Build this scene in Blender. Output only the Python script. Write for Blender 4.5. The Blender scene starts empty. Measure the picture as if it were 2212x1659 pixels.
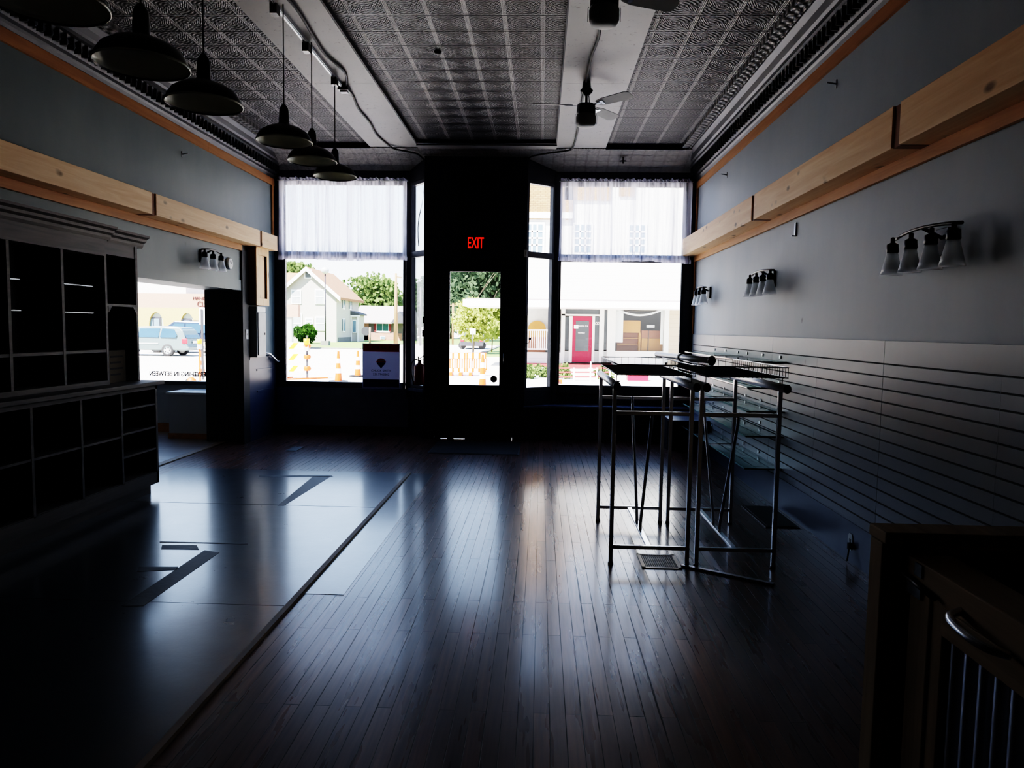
import bpy, math, random
from mathutils import Vector, Matrix, Euler
random.seed(7)
S = bpy.context.scene
COL = S.collection
PI = math.pi
# ------------------------------------------------------------------ camera
F_PX, ROLL, EYE = 1560.0, 0.018, 1.5
yc = Vector((62, 118.5, -F_PX)).normalized()
xc = Vector((1.0, -ROLL, (62 - 118.5 * ROLL) / F_PX)).normalized()
zc = xc.cross(yc)
M = Matrix((xc, yc, zc))            # camera -> world
cam_d = bpy.data.cameras.new('camera'); cam = bpy.data.objects.new('camera', cam_d); COL.objects.link(cam)
cam_d.sensor_width = 36.0; cam_d.lens = 36.0 * F_PX / 2212.0
cam_d.clip_start = 0.05; cam_d.clip_end = 600
cam.matrix_world = Matrix.Translation((0, 0, EYE)) @ M.to_4x4()
S.camera = cam

def E(u, v, y):
    """point of the site seen at (u, v), at distance y down the street axis"""
    d = M @ Vector((u - 1106, -(v - 829.5), -F_PX)); t = y / d.y
    return Vector((d.x * t, y, EYE + d.z * t))

# ------------------------------------------------------------------ materials
def srgb(r, g, b):
    f = lambda c: (c / 255 / 12.92) if c <= 10 else ((c / 255 + 0.055) / 1.055) ** 2.4
    return (f(r), f(g), f(b), 1)

class NT:
    def __init__(s, name):
        s.m = bpy.data.materials.new(name); s.m.use_nodes = True
        s.t = s.m.node_tree; s.t.nodes.clear()
        s.out = s.n('ShaderNodeOutputMaterial')
    def n(s, typ, **k):
        nd = s.t.nodes.new(typ)
        for a, b in k.items():
            if hasattr(nd, a): setattr(nd, a, b)
        return nd
    def l(s, a, b): s.t.links.new(a, b)
    def math(s, op, a, b=None, clamp=False):
        nd = s.n('ShaderNodeMath', operation=op); nd.use_clamp = clamp
        for i, x in enumerate((a, b)):
            if x is None: continue
            if isinstance(x, (int, float)): nd.inputs[i].default_value = x
            else: s.l(x, nd.inputs[i])
        return nd.outputs[0]
    def mix(s, f, a, b, mode='MIX'):
        nd = s.n('ShaderNodeMix', data_type='RGBA', blend_type=mode)
        for sock, x in ((nd.inputs[0], f), (nd.inputs[6], a), (nd.inputs[7], b)):
            if isinstance(x, (int, float)): sock.default_value = x
            elif isinstance(x, tuple): sock.default_value = x
            else: s.l(x, sock)
        return nd.outputs[2]
    def coord(s, scale=(1, 1, 1), rot=(0, 0, 0), loc=(0, 0, 0), kind='Object'):
        tc = s.n('ShaderNodeTexCoord'); mp = s.n('ShaderNodeMapping')
        mp.inputs['Scale'].default_value = scale; mp.inputs['Rotation'].default_value = rot; mp.inputs['Location'].default_value = loc
        s.l(tc.outputs[kind], mp.inputs[0]); return mp.outputs[0]
    def noise(s, vec, scale, detail=4, rough=.55, dist=0):
        nd = s.n('ShaderNodeTexNoise'); nd.inputs['Scale'].default_value = scale; nd.inputs['Detail'].default_value = detail
        nd.inputs['Roughness'].default_value = rough; nd.inputs['Distortion'].default_value = dist
        if vec is not None: s.l(vec, nd.inputs['Vector'])
        return nd.outputs['Fac']
    def ramp(s, f, stops):
        nd = s.n('ShaderNodeValToRGB'); e = nd.color_ramp.elements
        while len(e) < len(stops): e.new(.5)
        for el, (p, c) in zip(e, stops):
            el.position = p; el.color = c if isinstance(c, tuple) else (c, c, c, 1)
        s.l(f, nd.inputs[0]); return nd.outputs[0]
    def bsdf(s, col, rough=.5, metal=0, spec=.5, height=None, bstr=.3, bdist=.01, **k):
        b = s.n('ShaderNodeBsdfPrincipled')
        def put(nm, x):
            if isinstance(x, (int, float, tuple)): b.inputs[nm].default_value = x
            else: s.l(x, b.inputs[nm])
        put('Base Color', col); put('Roughness', rough); put('Metallic', metal); put('Specular IOR Level', spec)
        for a, x in k.items(): put(a.replace('_', ' '), x)
        if height is not None:
            bp = s.n('ShaderNodeBump'); bp.inputs['Strength'].default_value = bstr; bp.inputs['Distance'].default_value = bdist
            s.l(height, bp.inputs['Height']); s.l(bp.outputs[0], b.inputs['Normal'])
        s.l(b.outputs[0], s.out.inputs[0]); return b

def plain(name, rgb, rough=.5, metal=0, var=.12, nscale=6, spec=.5, bump=0):
    t = NT(name); c = srgb(*rgb); v = t.coord(); n = t.noise(v, nscale)
    d = tuple(x * (1 - var) for x in c[:3]) + (1,); h = tuple(min(1, x * (1 + var)) for x in c[:3]) + (1,)
    col = t.mix(t.ramp(n, [(.3, 0.), (.7, 1.)]), d, h)
    t.bsdf(col, rough, metal, spec, height=n if bump else None, bstr=bump, bdist=.005)
    return t.m

def wood(name, c1, c2, axis=1, rough=.6, knots=True, grain=14, bump=.15):
    t = NT(name); sc = [grain] * 3; sc[axis] = .9
    v = t.coord(scale=tuple(sc)); n = t.noise(v, 1.4, 6, .6, .8)
    col = t.mix(t.ramp(n, [(.3, 0.), (.72, 1.)]), srgb(*c1), srgb(*c2))
    if knots:
        ks = [9] * 3; ks[axis] = 4.5
        vo = t.n('ShaderNodeTexVoronoi'); vo.inputs['Scale'].default_value = 1; vo.inputs['Randomness'].default_value = 1
        t.l(t.coord(scale=tuple(ks)), vo.inputs['Vector'])
        k = t.ramp(vo.outputs['Distance'], [(.10, 1.), (.24, 0.)])
        gate = t.ramp(t.noise(t.coord(), 1.7, 2), [(.44, 0.), (.52, 1.)])
        f = t.math('MULTIPLY', k, gate)
        col = t.mix(t.math('MULTIPLY', f, .75), col, srgb(84, 46, 26))
    t.bsdf(col, rough, height=n, bstr=bump, bdist=.004); return t.m

M_ = {}
def build_materials():
    # planks: narrow hardwood strips running down the room, cracks of uneven width
    t = NT('plank_floor')
    v = t.coord(rot=(0, 0, PI / 2)); n1 = t.noise(t.coord(), 1.1, 3)
    gap = t.ramp(t.noise(t.coord(scale=(9, .5, 1)), 1.6, 4, .7), [(.42, .0), (.58, .35), (.68, 1.)])
    near = t.ramp(t.noise(t.coord(scale=(.5, .5, 1)), .8, 2), [(.35, .25), (.65, 1.)])
    b = t.n('ShaderNodeTexBrick'); b.offset = .37; b.squash = 1
    b.inputs['Scale'].default_value = 1; b.inputs['Brick Width'].default_value = 1.15; b.inputs['Row Height'].default_value = .062
    b.inputs['Mortar Smooth'].default_value = .35; b.inputs['Bias'].default_value = 0
    b.inputs['Color1'].default_value = srgb(124, 88, 78); b.inputs['Color2'].default_value = srgb(90, 66, 60); b.inputs['Mortar'].default_value = (.002, .002, .002, 1)
    t.l(v, b.inputs['Vector'])
    ms = t.math('ADD', t.math('MULTIPLY', t.math('MULTIPLY', gap, near), .006), .0013)
    t.l(ms, b.inputs['Mortar Size'])
    g = t.noise(t.coord(scale=(26, 1.2, 1)), 2, 5)
    col = t.mix(t.ramp(g, [(.35, .45), (.7, 0.)]), b.outputs['Color'], srgb(40, 28, 28))
    scuff = t.noise(t.coord(scale=(3, 3, 1)), 3, 6, .7)
    rough = t.math('ADD', t.math('MULTIPLY', t.noise(t.coord(scale=(8, .8, 1)), 1.5, 3), .08), t.math('ADD', t.math('MULTIPLY', b.outputs['Fac'], .4), .24))
    h = t.math('ADD', t.math('MULTIPLY', b.outputs['Fac'], -1.0), t.math('ADD', t.math('MULTIPLY', g, .10), t.math('MULTIPLY', t.noise(t.coord(scale=(14, 1.5, 1)), 1, 2), .5)))
    t.bsdf(col, rough, 0, .40, height=h, bstr=.45, bdist=.003, Coat_Weight=.34, Coat_Roughness=.13); M_['plank'] = t.m
    # painted plywood sheets
    t = NT('plywood_floor'); a = t.noise(t.coord(), 5, 8, .7); c = t.noise(t.coord(scale=(1, 4, 1)), 1.5, 4)
    col = t.mix(c, srgb(44, 52, 62), srgb(62, 70, 78))
    t.bsdf(col, t.math('ADD', t.math('MULTIPLY', a, .10), .24), 0, .5, height=a, bstr=.35, bdist=.004, Coat_Weight=.62, Coat_Roughness=.14); M_['ply'] = t.m
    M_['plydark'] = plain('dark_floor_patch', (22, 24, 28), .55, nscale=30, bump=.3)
    # side room floor
    t = NT('side_room_floor'); a = t.noise(t.coord(scale=(8, .6, 1)), 2, 4)
    b = t.n('ShaderNodeTexBrick'); b.inputs['Scale'].default_value = 1; b.inputs['Brick Width'].default_value = .9; b.inputs['Row Height'].default_value = .08; b.inputs['Mortar Size'].default_value = .002
    b.inputs['Color1'].default_value = srgb(150, 144, 140); b.inputs['Color2'].default_value = srgb(128, 122, 120); b.inputs['Mortar'].default_value = (.01, .01, .01, 1)
    t.l(t.coord(), b.inputs['Vector']); t.bsdf(b.outputs['Color'], .32, spec=1.0, height=a, bstr=.06); M_['sidefloor'] = t.m
    # painted plaster wall
    def wall(name, c1, c2, rough=.55):
        t = NT(name); a = t.noise(t.coord(scale=(1, 1.4, .5)), .9, 5, .6); s = t.noise(t.coord(), 3.2, 3)
        col = t.mix(t.ramp(a, [(.3, 0.), (.7, 1.)]), srgb(*c1), srgb(*c2))
        spot = t.ramp(t.noise(t.coord(scale=(1, 1, .8)), 4.5, 2), [(.755, 0.), (.80, .5)])
        col = t.mix(spot, col, srgb(60, 56, 52))
        t.bsdf(col, rough, height=t.noise(t.coord(), 40, 4), bstr=.12, bdist=.003); return t.m
    M_['wall'] = wall('grey_blue_wall_paint', (146, 156, 164), (162, 168, 172))
    M_['wall2'] = wall('grey_green_wall_paint', (106, 116, 118), (120, 128, 128))
    M_['sidewall'] = wall('side_room_wall_paint', (168, 174, 178), (180, 184, 186))
    M_['slat'] = wall('slatwall_laminate', (128, 132, 138), (140, 142, 146), .42)
    M_['groove'] = plain('slat_groove', (26, 28, 34), .7)
    M_['navy'] = plain('dark_navy_paint', (46, 60, 86), .38, nscale=3)
    M_['black'] = plain('black_navy_paint', (34, 38, 50), .5, nscale=3)
    M_['jamb'] = plain('black_jamb_paint', (16, 18, 22), .6)
    M_['teal'] = plain('dark_slate_teal_paint', (84, 106, 118), .5, nscale=2)
    M_['frame'] = plain('dark_window_frame_paint', (62, 64, 74), .38)
    M_['sill'] = plain('sill_satin_paint', (96, 108, 138), .22, spec=.9)
    # pressed tin: square plates, seams one way dark, ribs the other way lighter, rosette relief
    def tin(name, p, off, relief=1.0, seam=True, base=(96, 91, 87)):
        t = NT(name); sp = t.n('ShaderNodeSeparateXYZ'); t.l(t.coord(loc=off), sp.inputs[0])
        x, y = sp.outputs[0], sp.outputs[1]
        fx = t.math('FRACT', t.math('DIVIDE', x, p)); fy = t.math('FRACT', t.math('DIVIDE', y, p))
        cx = t.math('ABSOLUTE', t.math('SUBTRACT', fx, .5)); cy = t.math('ABSOLUTE', t.math('SUBTRACT', fy, .5))
        ribx = t.ramp(cx, [(.43, 0.), (.455, 1.), (.48, .55), (.498, .9)])
        seamy = t.ramp(cy, [(.47, 0.), (.49, 1.)])
        beady = t.ramp(cy, [(.42, 0.), (.44, 1.), (.455, 0.)])
        r = t.math('SQRT', t.math('ADD', t.math('POWER', cx, 2), t.math('POWER', cy, 2)))
        ring = t.math('SINE', t.math('MULTIPLY', r, 62))
        petal = t.math('MULTIPLY', t.math('SINE', t.math('MULTIPLY', fx, 44)), t.math('SINE', t.math('MULTIPLY', fy, 44)))
        diag = t.math('SINE', t.math('MULTIPLY', t.math('ADD', t.math('ABSOLUTE', t.math('SUBTRACT', cx, cy)), t.math('MULTIPLY', r, .6)), 70))
        inner = t.math('MULTIPLY', t.math('ADD', t.math('MULTIPLY', ring, .35), t.math('ADD', t.math('MULTIPLY', petal, .4), t.math('MULTIPLY', diag, .35))), t.math('SUBTRACT', 1.0, ribx))
        nz = t.noise(t.coord(), 60, 3)
        h = t.math('ADD', t.math('MULTIPLY', inner, .75 * relief), t.math('ADD', t.math('MULTIPLY', ribx, .8), t.math('ADD', t.math('MULTIPLY', seamy, -1.6), t.math('ADD', t.math('MULTIPLY', beady, .5), t.math('MULTIPLY', nz, .15)))))
        dark = t.ramp(t.math('ADD', inner, t.math('MULTIPLY', t.math('SUBTRACT', t.noise(t.coord(), 34, 4, .7), .5), 1.6)), [(.0, .85), (.42, 0.)])  # shade in the hollows of the relief is put into the colour
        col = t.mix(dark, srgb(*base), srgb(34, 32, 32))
        col = t.mix(t.math('MULTIPLY', ribx, .7), col, srgb(150, 144, 136))
        col = t.mix(t.math('MULTIPLY', seamy, .9 if seam else .3), col, (.004, .004, .005, 1))
        t.bsdf(col, .42, .15, .6, height=h, bstr=1.0, bdist=.009); return t.m
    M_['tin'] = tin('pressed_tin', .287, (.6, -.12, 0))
    M_['tin2'] = tin('pressed_tin_small', .145, (.02, 0, 0), .6, False, (232, 226, 218))  # window light put into a paler base for the front ceiling
    t = NT('speckled_ceiling_board'); a = t.noise(t.coord(), 22, 5, .7); bb = t.noise(t.coord(), 2, 3)
    col = t.mix(t.ramp(a, [(.60, 0.), (.70, .7)]), t.mix(bb, srgb(178, 174, 168), srgb(158, 156, 150)), srgb(90, 78, 68)); t.bsdf(col, .5); M_['board'] = t.m
    M_['tinplain'] = plain('dark_tin_cove', (40, 40, 44), .45, .2)
    t = NT('tin_fret'); sp = t.n('ShaderNodeSeparateXYZ'); t.l(t.coord(), sp.inputs[0])
    w = t.math('MULTIPLY', t.math('SINE', t.math('MULTIPLY', sp.outputs[1], 66)), t.math('SINE', t.math('MULTIPLY', sp.outputs[0], 70)))
    h = t.math('ADD', w, t.noise(t.coord(), 40, 3)); t.bsdf(t.mix(t.ramp(h, [(.2, 0.), (.9, 1.)]), srgb(72, 70, 70), srgb(132, 128, 124)), .42, .2, height=h, bstr=.9, bdist=.008); M_['fret'] = t.m
    M_['bead'] = plain('tin_bead', (92, 94, 98), .35, .3)
    M_['pine'] = wood('knotty_pine', (224, 180, 132), (242, 208, 164))
    M_['pine_z'] = wood('knotty_pine_upright', (224, 180, 132), (242, 206, 162), 2)
    M_['pine_or'] = wood('amber_pine', (170, 118, 68), (196, 144, 90), knots=False)
    M_['pine_cleat'] = wood('brown_pine_cleat', (120, 72, 36), (146, 92, 48), 2, knots=False)
    M_['trimwood'] = wood('oak_trim', (160, 108, 62), (186, 132, 82), knots=False)
    M_['strip'] = wood('floor_strip_wood', (104, 88, 70), (136, 114, 90), knots=False)
    M_['cab'] = wood('weathered_dark_wood', (58, 53, 52), (82, 74, 70), 1, .6, False)
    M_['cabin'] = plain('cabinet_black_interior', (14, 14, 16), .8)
    M_['barn'] = wood('barn_wood', (150, 124, 94), (184, 158, 124), 2, .7, True)
    M_['barn_y'] = wood('barn_wood_rail', (150, 124, 94), (184, 158, 124), 1, .7, True)
    M_['corr'] = plain('galvanised_steel', (196, 202, 218), .4, .8, nscale=20)
    M_['chrome'] = plain('chrome', (206, 210, 218), .24, .85, .05)
    M_['satin'] = plain('satin_metal', (236, 238, 242), .42, .9, .03)
    M_['clip'] = plain('bright_clip', (244, 246, 250), .3, .2, .03); M_['glassend'] = plain('dark_glass_end', (36, 50, 54), .3)
    M_['steel'] = plain('brushed_steel', (176, 178, 182), .35, .7, .08)
    M_['dkplastic'] = plain('black_plastic', (16, 16, 18), .4)
    M_['basket'] = plain('dark_wire', (26, 24, 24), .7, 0, spec=.2)
    M_['bronze'] = plain('dark_bronze', (26, 23, 22), .35, .6)
    M_['enamel'] = plain('black_enamel', (12, 12, 15), .3)
    M_['enamel_in'] = plain('white_enamel_inside', (236, 234, 214), .35)
    M_['whitepl'] = plain('white_plastic', (214, 216, 214), .4)
    M_['lightpl'] = plain('light_grey_metal', (168, 172, 172), .4)
    M_['bladem'] = plain('grey_fan_blade', (142, 140, 136), .5)
    M_['bulb'] = plain('frosted_bulb', (226, 226, 218), .3)
    M_['rubber'] = plain('black_rubber', (10, 10, 11), .7)
    M_['mat'] = plain('charcoal_door_mat', (26, 28, 34), .95, nscale=60, bump=.5)
    M_['red'] = plain('fire_engine_red', (120, 14, 16), .3)
    M_['vent'] = plain('dark_vent_grille', (18, 18, 20), .5, .4)
    M_['ventframe'] = plain('worn_brass_vent_frame', (86, 78, 70), .4, .6)
    def glass(name, tint=(1, 1, 1, 1), gl=.06, rough=0.0):
        t = NT(name); tr = t.n('ShaderNodeBsdfTransparent'); tr.inputs[0].default_value = tint
        g = t.n('ShaderNodeBsdfGlossy'); g.inputs['Roughness'].default_value = rough
        lw = t.n('ShaderNodeLayerWeight'); lw.inputs[0].default_value = .2
        f = t.math('ADD', t.math('MULTIPLY', lw.outputs['Fresnel'], .5), gl * .3, True)
        mx = t.n('ShaderNodeMixShader'); t.l(f, mx.inputs[0]); t.l(tr.outputs[0], mx.inputs[1]); t.l(g.outputs[0], mx.inputs[2])
        t.l(mx.outputs[0], t.out.inputs[0]); return t.m
    M_['glass'] = glass('window_glass')
    M_['shelfglass'] = glass('shelf_glass', (.62, .80, .80, 1), .35)
    M_['edgeglass'] = plain('green_glass_edge', (150, 190, 186), .2)
    t = NT('clear_shade_glass'); tr = t.n('ShaderNodeBsdfTransparent'); tr.inputs[0].default_value = (.9, .92, .94, 1)
    tl = t.n('ShaderNodeBsdfTranslucent'); tl.inputs[0].default_value = (.96, .97, 1, 1); gg = t.n('ShaderNodeBsdfGlossy'); gg.inputs['Roughness'].default_value = .12
    lw = t.n('ShaderNodeLayerWeight'); lw.inputs[0].default_value = .35; m1 = t.n('ShaderNodeMixShader'); m1.inputs[0].default_value = .2; t.l(tl.outputs[0], m1.inputs[1]); t.l(gg.outputs[0], m1.inputs[2])
    m2 = t.n('ShaderNodeMixShader'); t.l(t.math('ADD', t.math('MULTIPLY', lw.outputs['Facing'], .5), .30, True), m2.inputs[0]); t.l(tr.outputs[0], m2.inputs[1]); t.l(m1.outputs[0], m2.inputs[2]); t.l(m2.outputs[0], t.out.inputs[0]); M_['shadeglass'] = t.m
    # sheer curtain
    t = NT('sheer_curtain'); tr = t.n('ShaderNodeBsdfTransparent'); tr.inputs[0].default_value = (.95, .96, 1, 1)
    tl = t.n('ShaderNodeBsdfTranslucent'); tl.inputs[0].default_value = (.80, .80, .92, 1)
    df = t.n('ShaderNodeBsdfDiffuse'); df.inputs[0].default_value = (.80, .80, .92, 1)
    m1 = t.n('ShaderNodeMixShader'); m1.inputs[0].default_value = .35; t.l(tl.outputs[0], m1.inputs[1]); t.l(df.outputs[0], m1.inputs[2])
    wv = t.noise(t.coord(scale=(9, 1, .22)), 1.5, 5, .72)
    lw = t.n('ShaderNodeLayerWeight'); lw.inputs[0].default_value = .45
    f = t.math('ADD', t.math('MULTIPLY', lw.outputs['Facing'], .5), t.math('MULTIPLY', t.ramp(wv, [(.42, .30), (.58, .95)]), .8), True)
    m2 = t.n('ShaderNodeMixShader'); t.l(f, m2.inputs[0]); t.l(tr.outputs[0], m2.inputs[1]); t.l(m1.outputs[0], m2.inputs[2]); t.l(m2.outputs[0], t.out.inputs[0]); M_['sheer'] = t.m
    def emit(name, rgb, s):
        t = NT(name); e = t.n('ShaderNodeEmission'); e.inputs[0].default_value = srgb(*rgb); e.inputs[1].default_value = s
        t.l(e.outputs[0], t.out.inputs[0]); return t.m
    M_['exitred'] = emit('exit_letter_light', (255, 30, 16), 1.1)
    # outdoors
    def siding(name, c, p=.12, dark=.72, axis=2):
        t = NT(name); sp = t.n('ShaderNodeSeparateXYZ'); t.l(t.coord(), sp.inputs[0])
        f = t.math('FRACT', t.math('DIVIDE', sp.outputs[axis], p)); ln = t.ramp(f, [(.0, 1.), (.09, 0.)])
        cc = srgb(*c); col = t.mix(ln, cc, tuple(x * dark for x in cc[:3]) + (1,)); t.bsdf(col, .7, height=f, bstr=.3, bdist=.02); return t.m
    M_['sidewhite'] = siding('white_clapboard', (222, 220, 214), .16, .55)
    M_['sidegrey'] = siding('pale_grey_siding', (172, 166, 158), .2, .8)
    M_['sidecream'] = siding('cream_clapboard', (176, 160, 140), .2, .6)
    M_['sidedark'] = siding('grey_brown_siding', (96, 88, 86), .2)
    M_['white'] = plain('white_trim_paint', (240, 240, 238), .6, var=.03)
    M_['offwhite'] = plain('aged_white_paint', (206, 208, 202), .6, var=.05)
    M_['palegreen'] = plain('pale_green_grey_paint', (160, 164, 158), .6, var=.05)
    def bricks(name, c1, c2, mo, w=.22, h=.08, rot=(PI / 2, 0, 0)):
        t = NT(name); b = t.n('ShaderNodeTexBrick'); b.inputs['Scale'].default_value = 1; b.inputs['Brick Width'].default_value = w; b.inputs['Row Height'].default_value = h; b.inputs['Mortar Size'].default_value = .008
        b.inputs['Color1'].default_value = srgb(*c1); b.inputs['Color2'].default_value = srgb(*c2); b.inputs['Mortar'].default_value = srgb(*mo)
        t.l(t.coord(rot=rot), b.inputs['Vector']); t.bsdf(b.outputs['Color'], .85, height=b.outputs['Fac'], bstr=.3); return t.m
    M_['tanbrick'] = bricks('tan_brick', (150, 118, 82), (136, 104, 70), (84, 66, 50))
    M_['pinkbrick'] = bricks('pale_red_brick', (150, 96, 80), (164, 112, 96), (160, 140, 130))
    M_['roof'] = plain('tan_shingles', (142, 100, 74), .9, var=.1, nscale=3)
    M_['roofgrey'] = plain('light_grey_shingles', (140, 132, 134), .9, var=.08)
    M_['roofdark'] = plain('dark_grey_shingles', (76, 76, 80), .9)
    M_['stucco'] = plain('yellow_tan_stucco', (168, 142, 94), .9, var=.05)
    M_['fascia'] = plain('pinkish_tan_fascia', (160, 122, 104), .8, var=.05)
    M_['signlet'] = plain('maroon_sign_letters', (70, 20, 20), .6)
    M_['road'] = plain('sunlit_concrete_road', (196, 190, 182), .9, var=.06, nscale=.6)
    M_['walk'] = plain('concrete_walk', (210, 204, 196), .9, var=.05)
    M_['kerb'] = plain('grey_kerb', (104, 104, 100), .9)
    M_['grass'] = plain('lawn_grass', (98, 118, 58), .95, var=.2, nscale=8)
    def leaf(name, c1, c2):
        t = NT(name); n = t.noise(t.coord(), 1.5, 3); col = t.mix(t.ramp(n, [(.35, 0.), (.65, 1.)]), srgb(*c1), srgb(*c2))
        d = t.n('ShaderNodeBsdfDiffuse'); x = t.n('ShaderNodeBsdfTranslucent'); t.l(col, d.inputs[0]); t.l(col, x.inputs[0])
        m = t.n('ShaderNodeMixShader'); m.inputs[0].default_value = .35; t.l(d.outputs[0], m.inputs[1]); t.l(x.outputs[0], m.inputs[2]); t.l(m.outputs[0], t.out.inputs[0]); return t.m
    M_['leafbright'] = leaf('bright_leaves', (140, 148, 82), (166, 172, 104))
    M_['leafmid'] = leaf('mid_green_leaves', (90, 106, 66), (112, 128, 80))
    M_['leafdark'] = leaf('dark_leaves', (62, 76, 60), (86, 100, 78))
    M_['leafbush'] = leaf('bush_leaves', (40, 64, 28), (60, 86, 36))
    M_['bark'] = plain('grey_brown_bark', (104, 92, 80), .9, bump=.4)
    M_['pole'] = wood('weathered_pole', (120, 92, 64), (140, 110, 80), 2, .9, False)
    M_['greypole'] = plain('grey_metal_pole', (62, 62, 66), .5, .4)
    M_['reddoor'] = plain('crimson_door_paint', (158, 22, 50), .5, var=.05)
    M_['redpaint'] = plain('faded_red_paint', (150, 50, 52), .7)
    M_['darkpane'] = plain('dark_house_glass', (70, 76, 78), .15, var=.2, nscale=1)
    M_['bluepane'] = plain('sky_reflecting_glass', (104, 124, 140), .1, var=.15, nscale=1)
    M_['palepane'] = plain('pale_window_pane', (158, 164, 168), .3)  # sun wash on the gable panes put into a paler colour
    M_['darkteal'] = plain('dark_green_house_glass', (62, 100, 98), .15)  # dark green is the base colour of these panes
    M_['interior'] = plain('shop_interior_grey', (104, 104, 100), .8, nscale=1)
    M_['shutter'] = plain('red_brown_shutter', (124, 44, 44), .7)
    M_['shutterg'] = plain('grey_shutter', (90, 94, 98), .7)
    M_['hutch'] = plain('honey_oak_furniture', (182, 126, 66), .6, nscale=2)
    M_['hutch2'] = plain('brown_furniture_back', (134, 82, 56), .6, nscale=2)
    M_['cloth'] = plain('white_cloth', (222, 228, 226), .9, var=.04)
    M_['orange'] = plain('safety_orange', (222, 80, 18), .5, var=.05)
    M_['reflwhite'] = plain('reflective_white', (244, 240, 232), .5, var=.02)
    M_['amber'] = plain('amber_warning_lens', (244, 176, 30), .3)
    M_['vanpaint'] = plain('grey_green_car_paint', (92, 104, 104), .35, .1, var=.03)
    M_['suvpaint'] = plain('dark_blue_car_paint', (40, 52, 72), .3, .2, var=.03)
    M_['suvlow'] = plain('beige_car_trim', (196, 184, 162), .5)
    M_['carblack'] = plain('dark_car_paint', (60, 60, 66), .3)
    M_['carglass'] = plain('car_window_glass', (52, 74, 96), .1, var=.15, nscale=1)
    M_['tyre'] = plain('tyre_rubber', (48, 48, 50), .8)
    M_['alloy'] = plain('alloy_wheel', (206, 206, 204), .35, .4)
    M_['tail'] = plain('tail_lamp_red', (200, 40, 50), .3)
    def backlit(name, rgb, k=.35):
        t = NT(name); d = t.n('ShaderNodeBsdfDiffuse'); x = t.n('ShaderNodeBsdfTranslucent'); d.inputs[0].default_value = srgb(*rgb); x.inputs[0].default_value = srgb(*rgb)
        m = t.n('ShaderNodeMixShader'); m.inputs[0].default_value = k; t.l(d.outputs[0], m.inputs[1]); t.l(x.outputs[0], m.inputs[2]); t.l(m.outputs[0], t.out.inputs[0]); M_[name] = t.m
    backlit('puck', (120, 116, 130), .12)
    backlit('signred', (226, 20, 30), .3)
    backlit('signblue', (24, 30, 130), .3)
    backlit('bulb', (240, 240, 236), .6); backlit('signwhite', (196, 200, 220), .25)
    M_['signink'] = plain('sign_grey_print', (40, 44, 60), .5)
    M_['paper'] = plain('brown_paper_notice', (72, 58, 36), .8)
    M_['paperink'] = plain('notice_ink', (34, 26, 18), .8)
    M_['cable'] = plain('dark_cable_sleeve', (34, 34, 36), .6)
build_materials()

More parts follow.
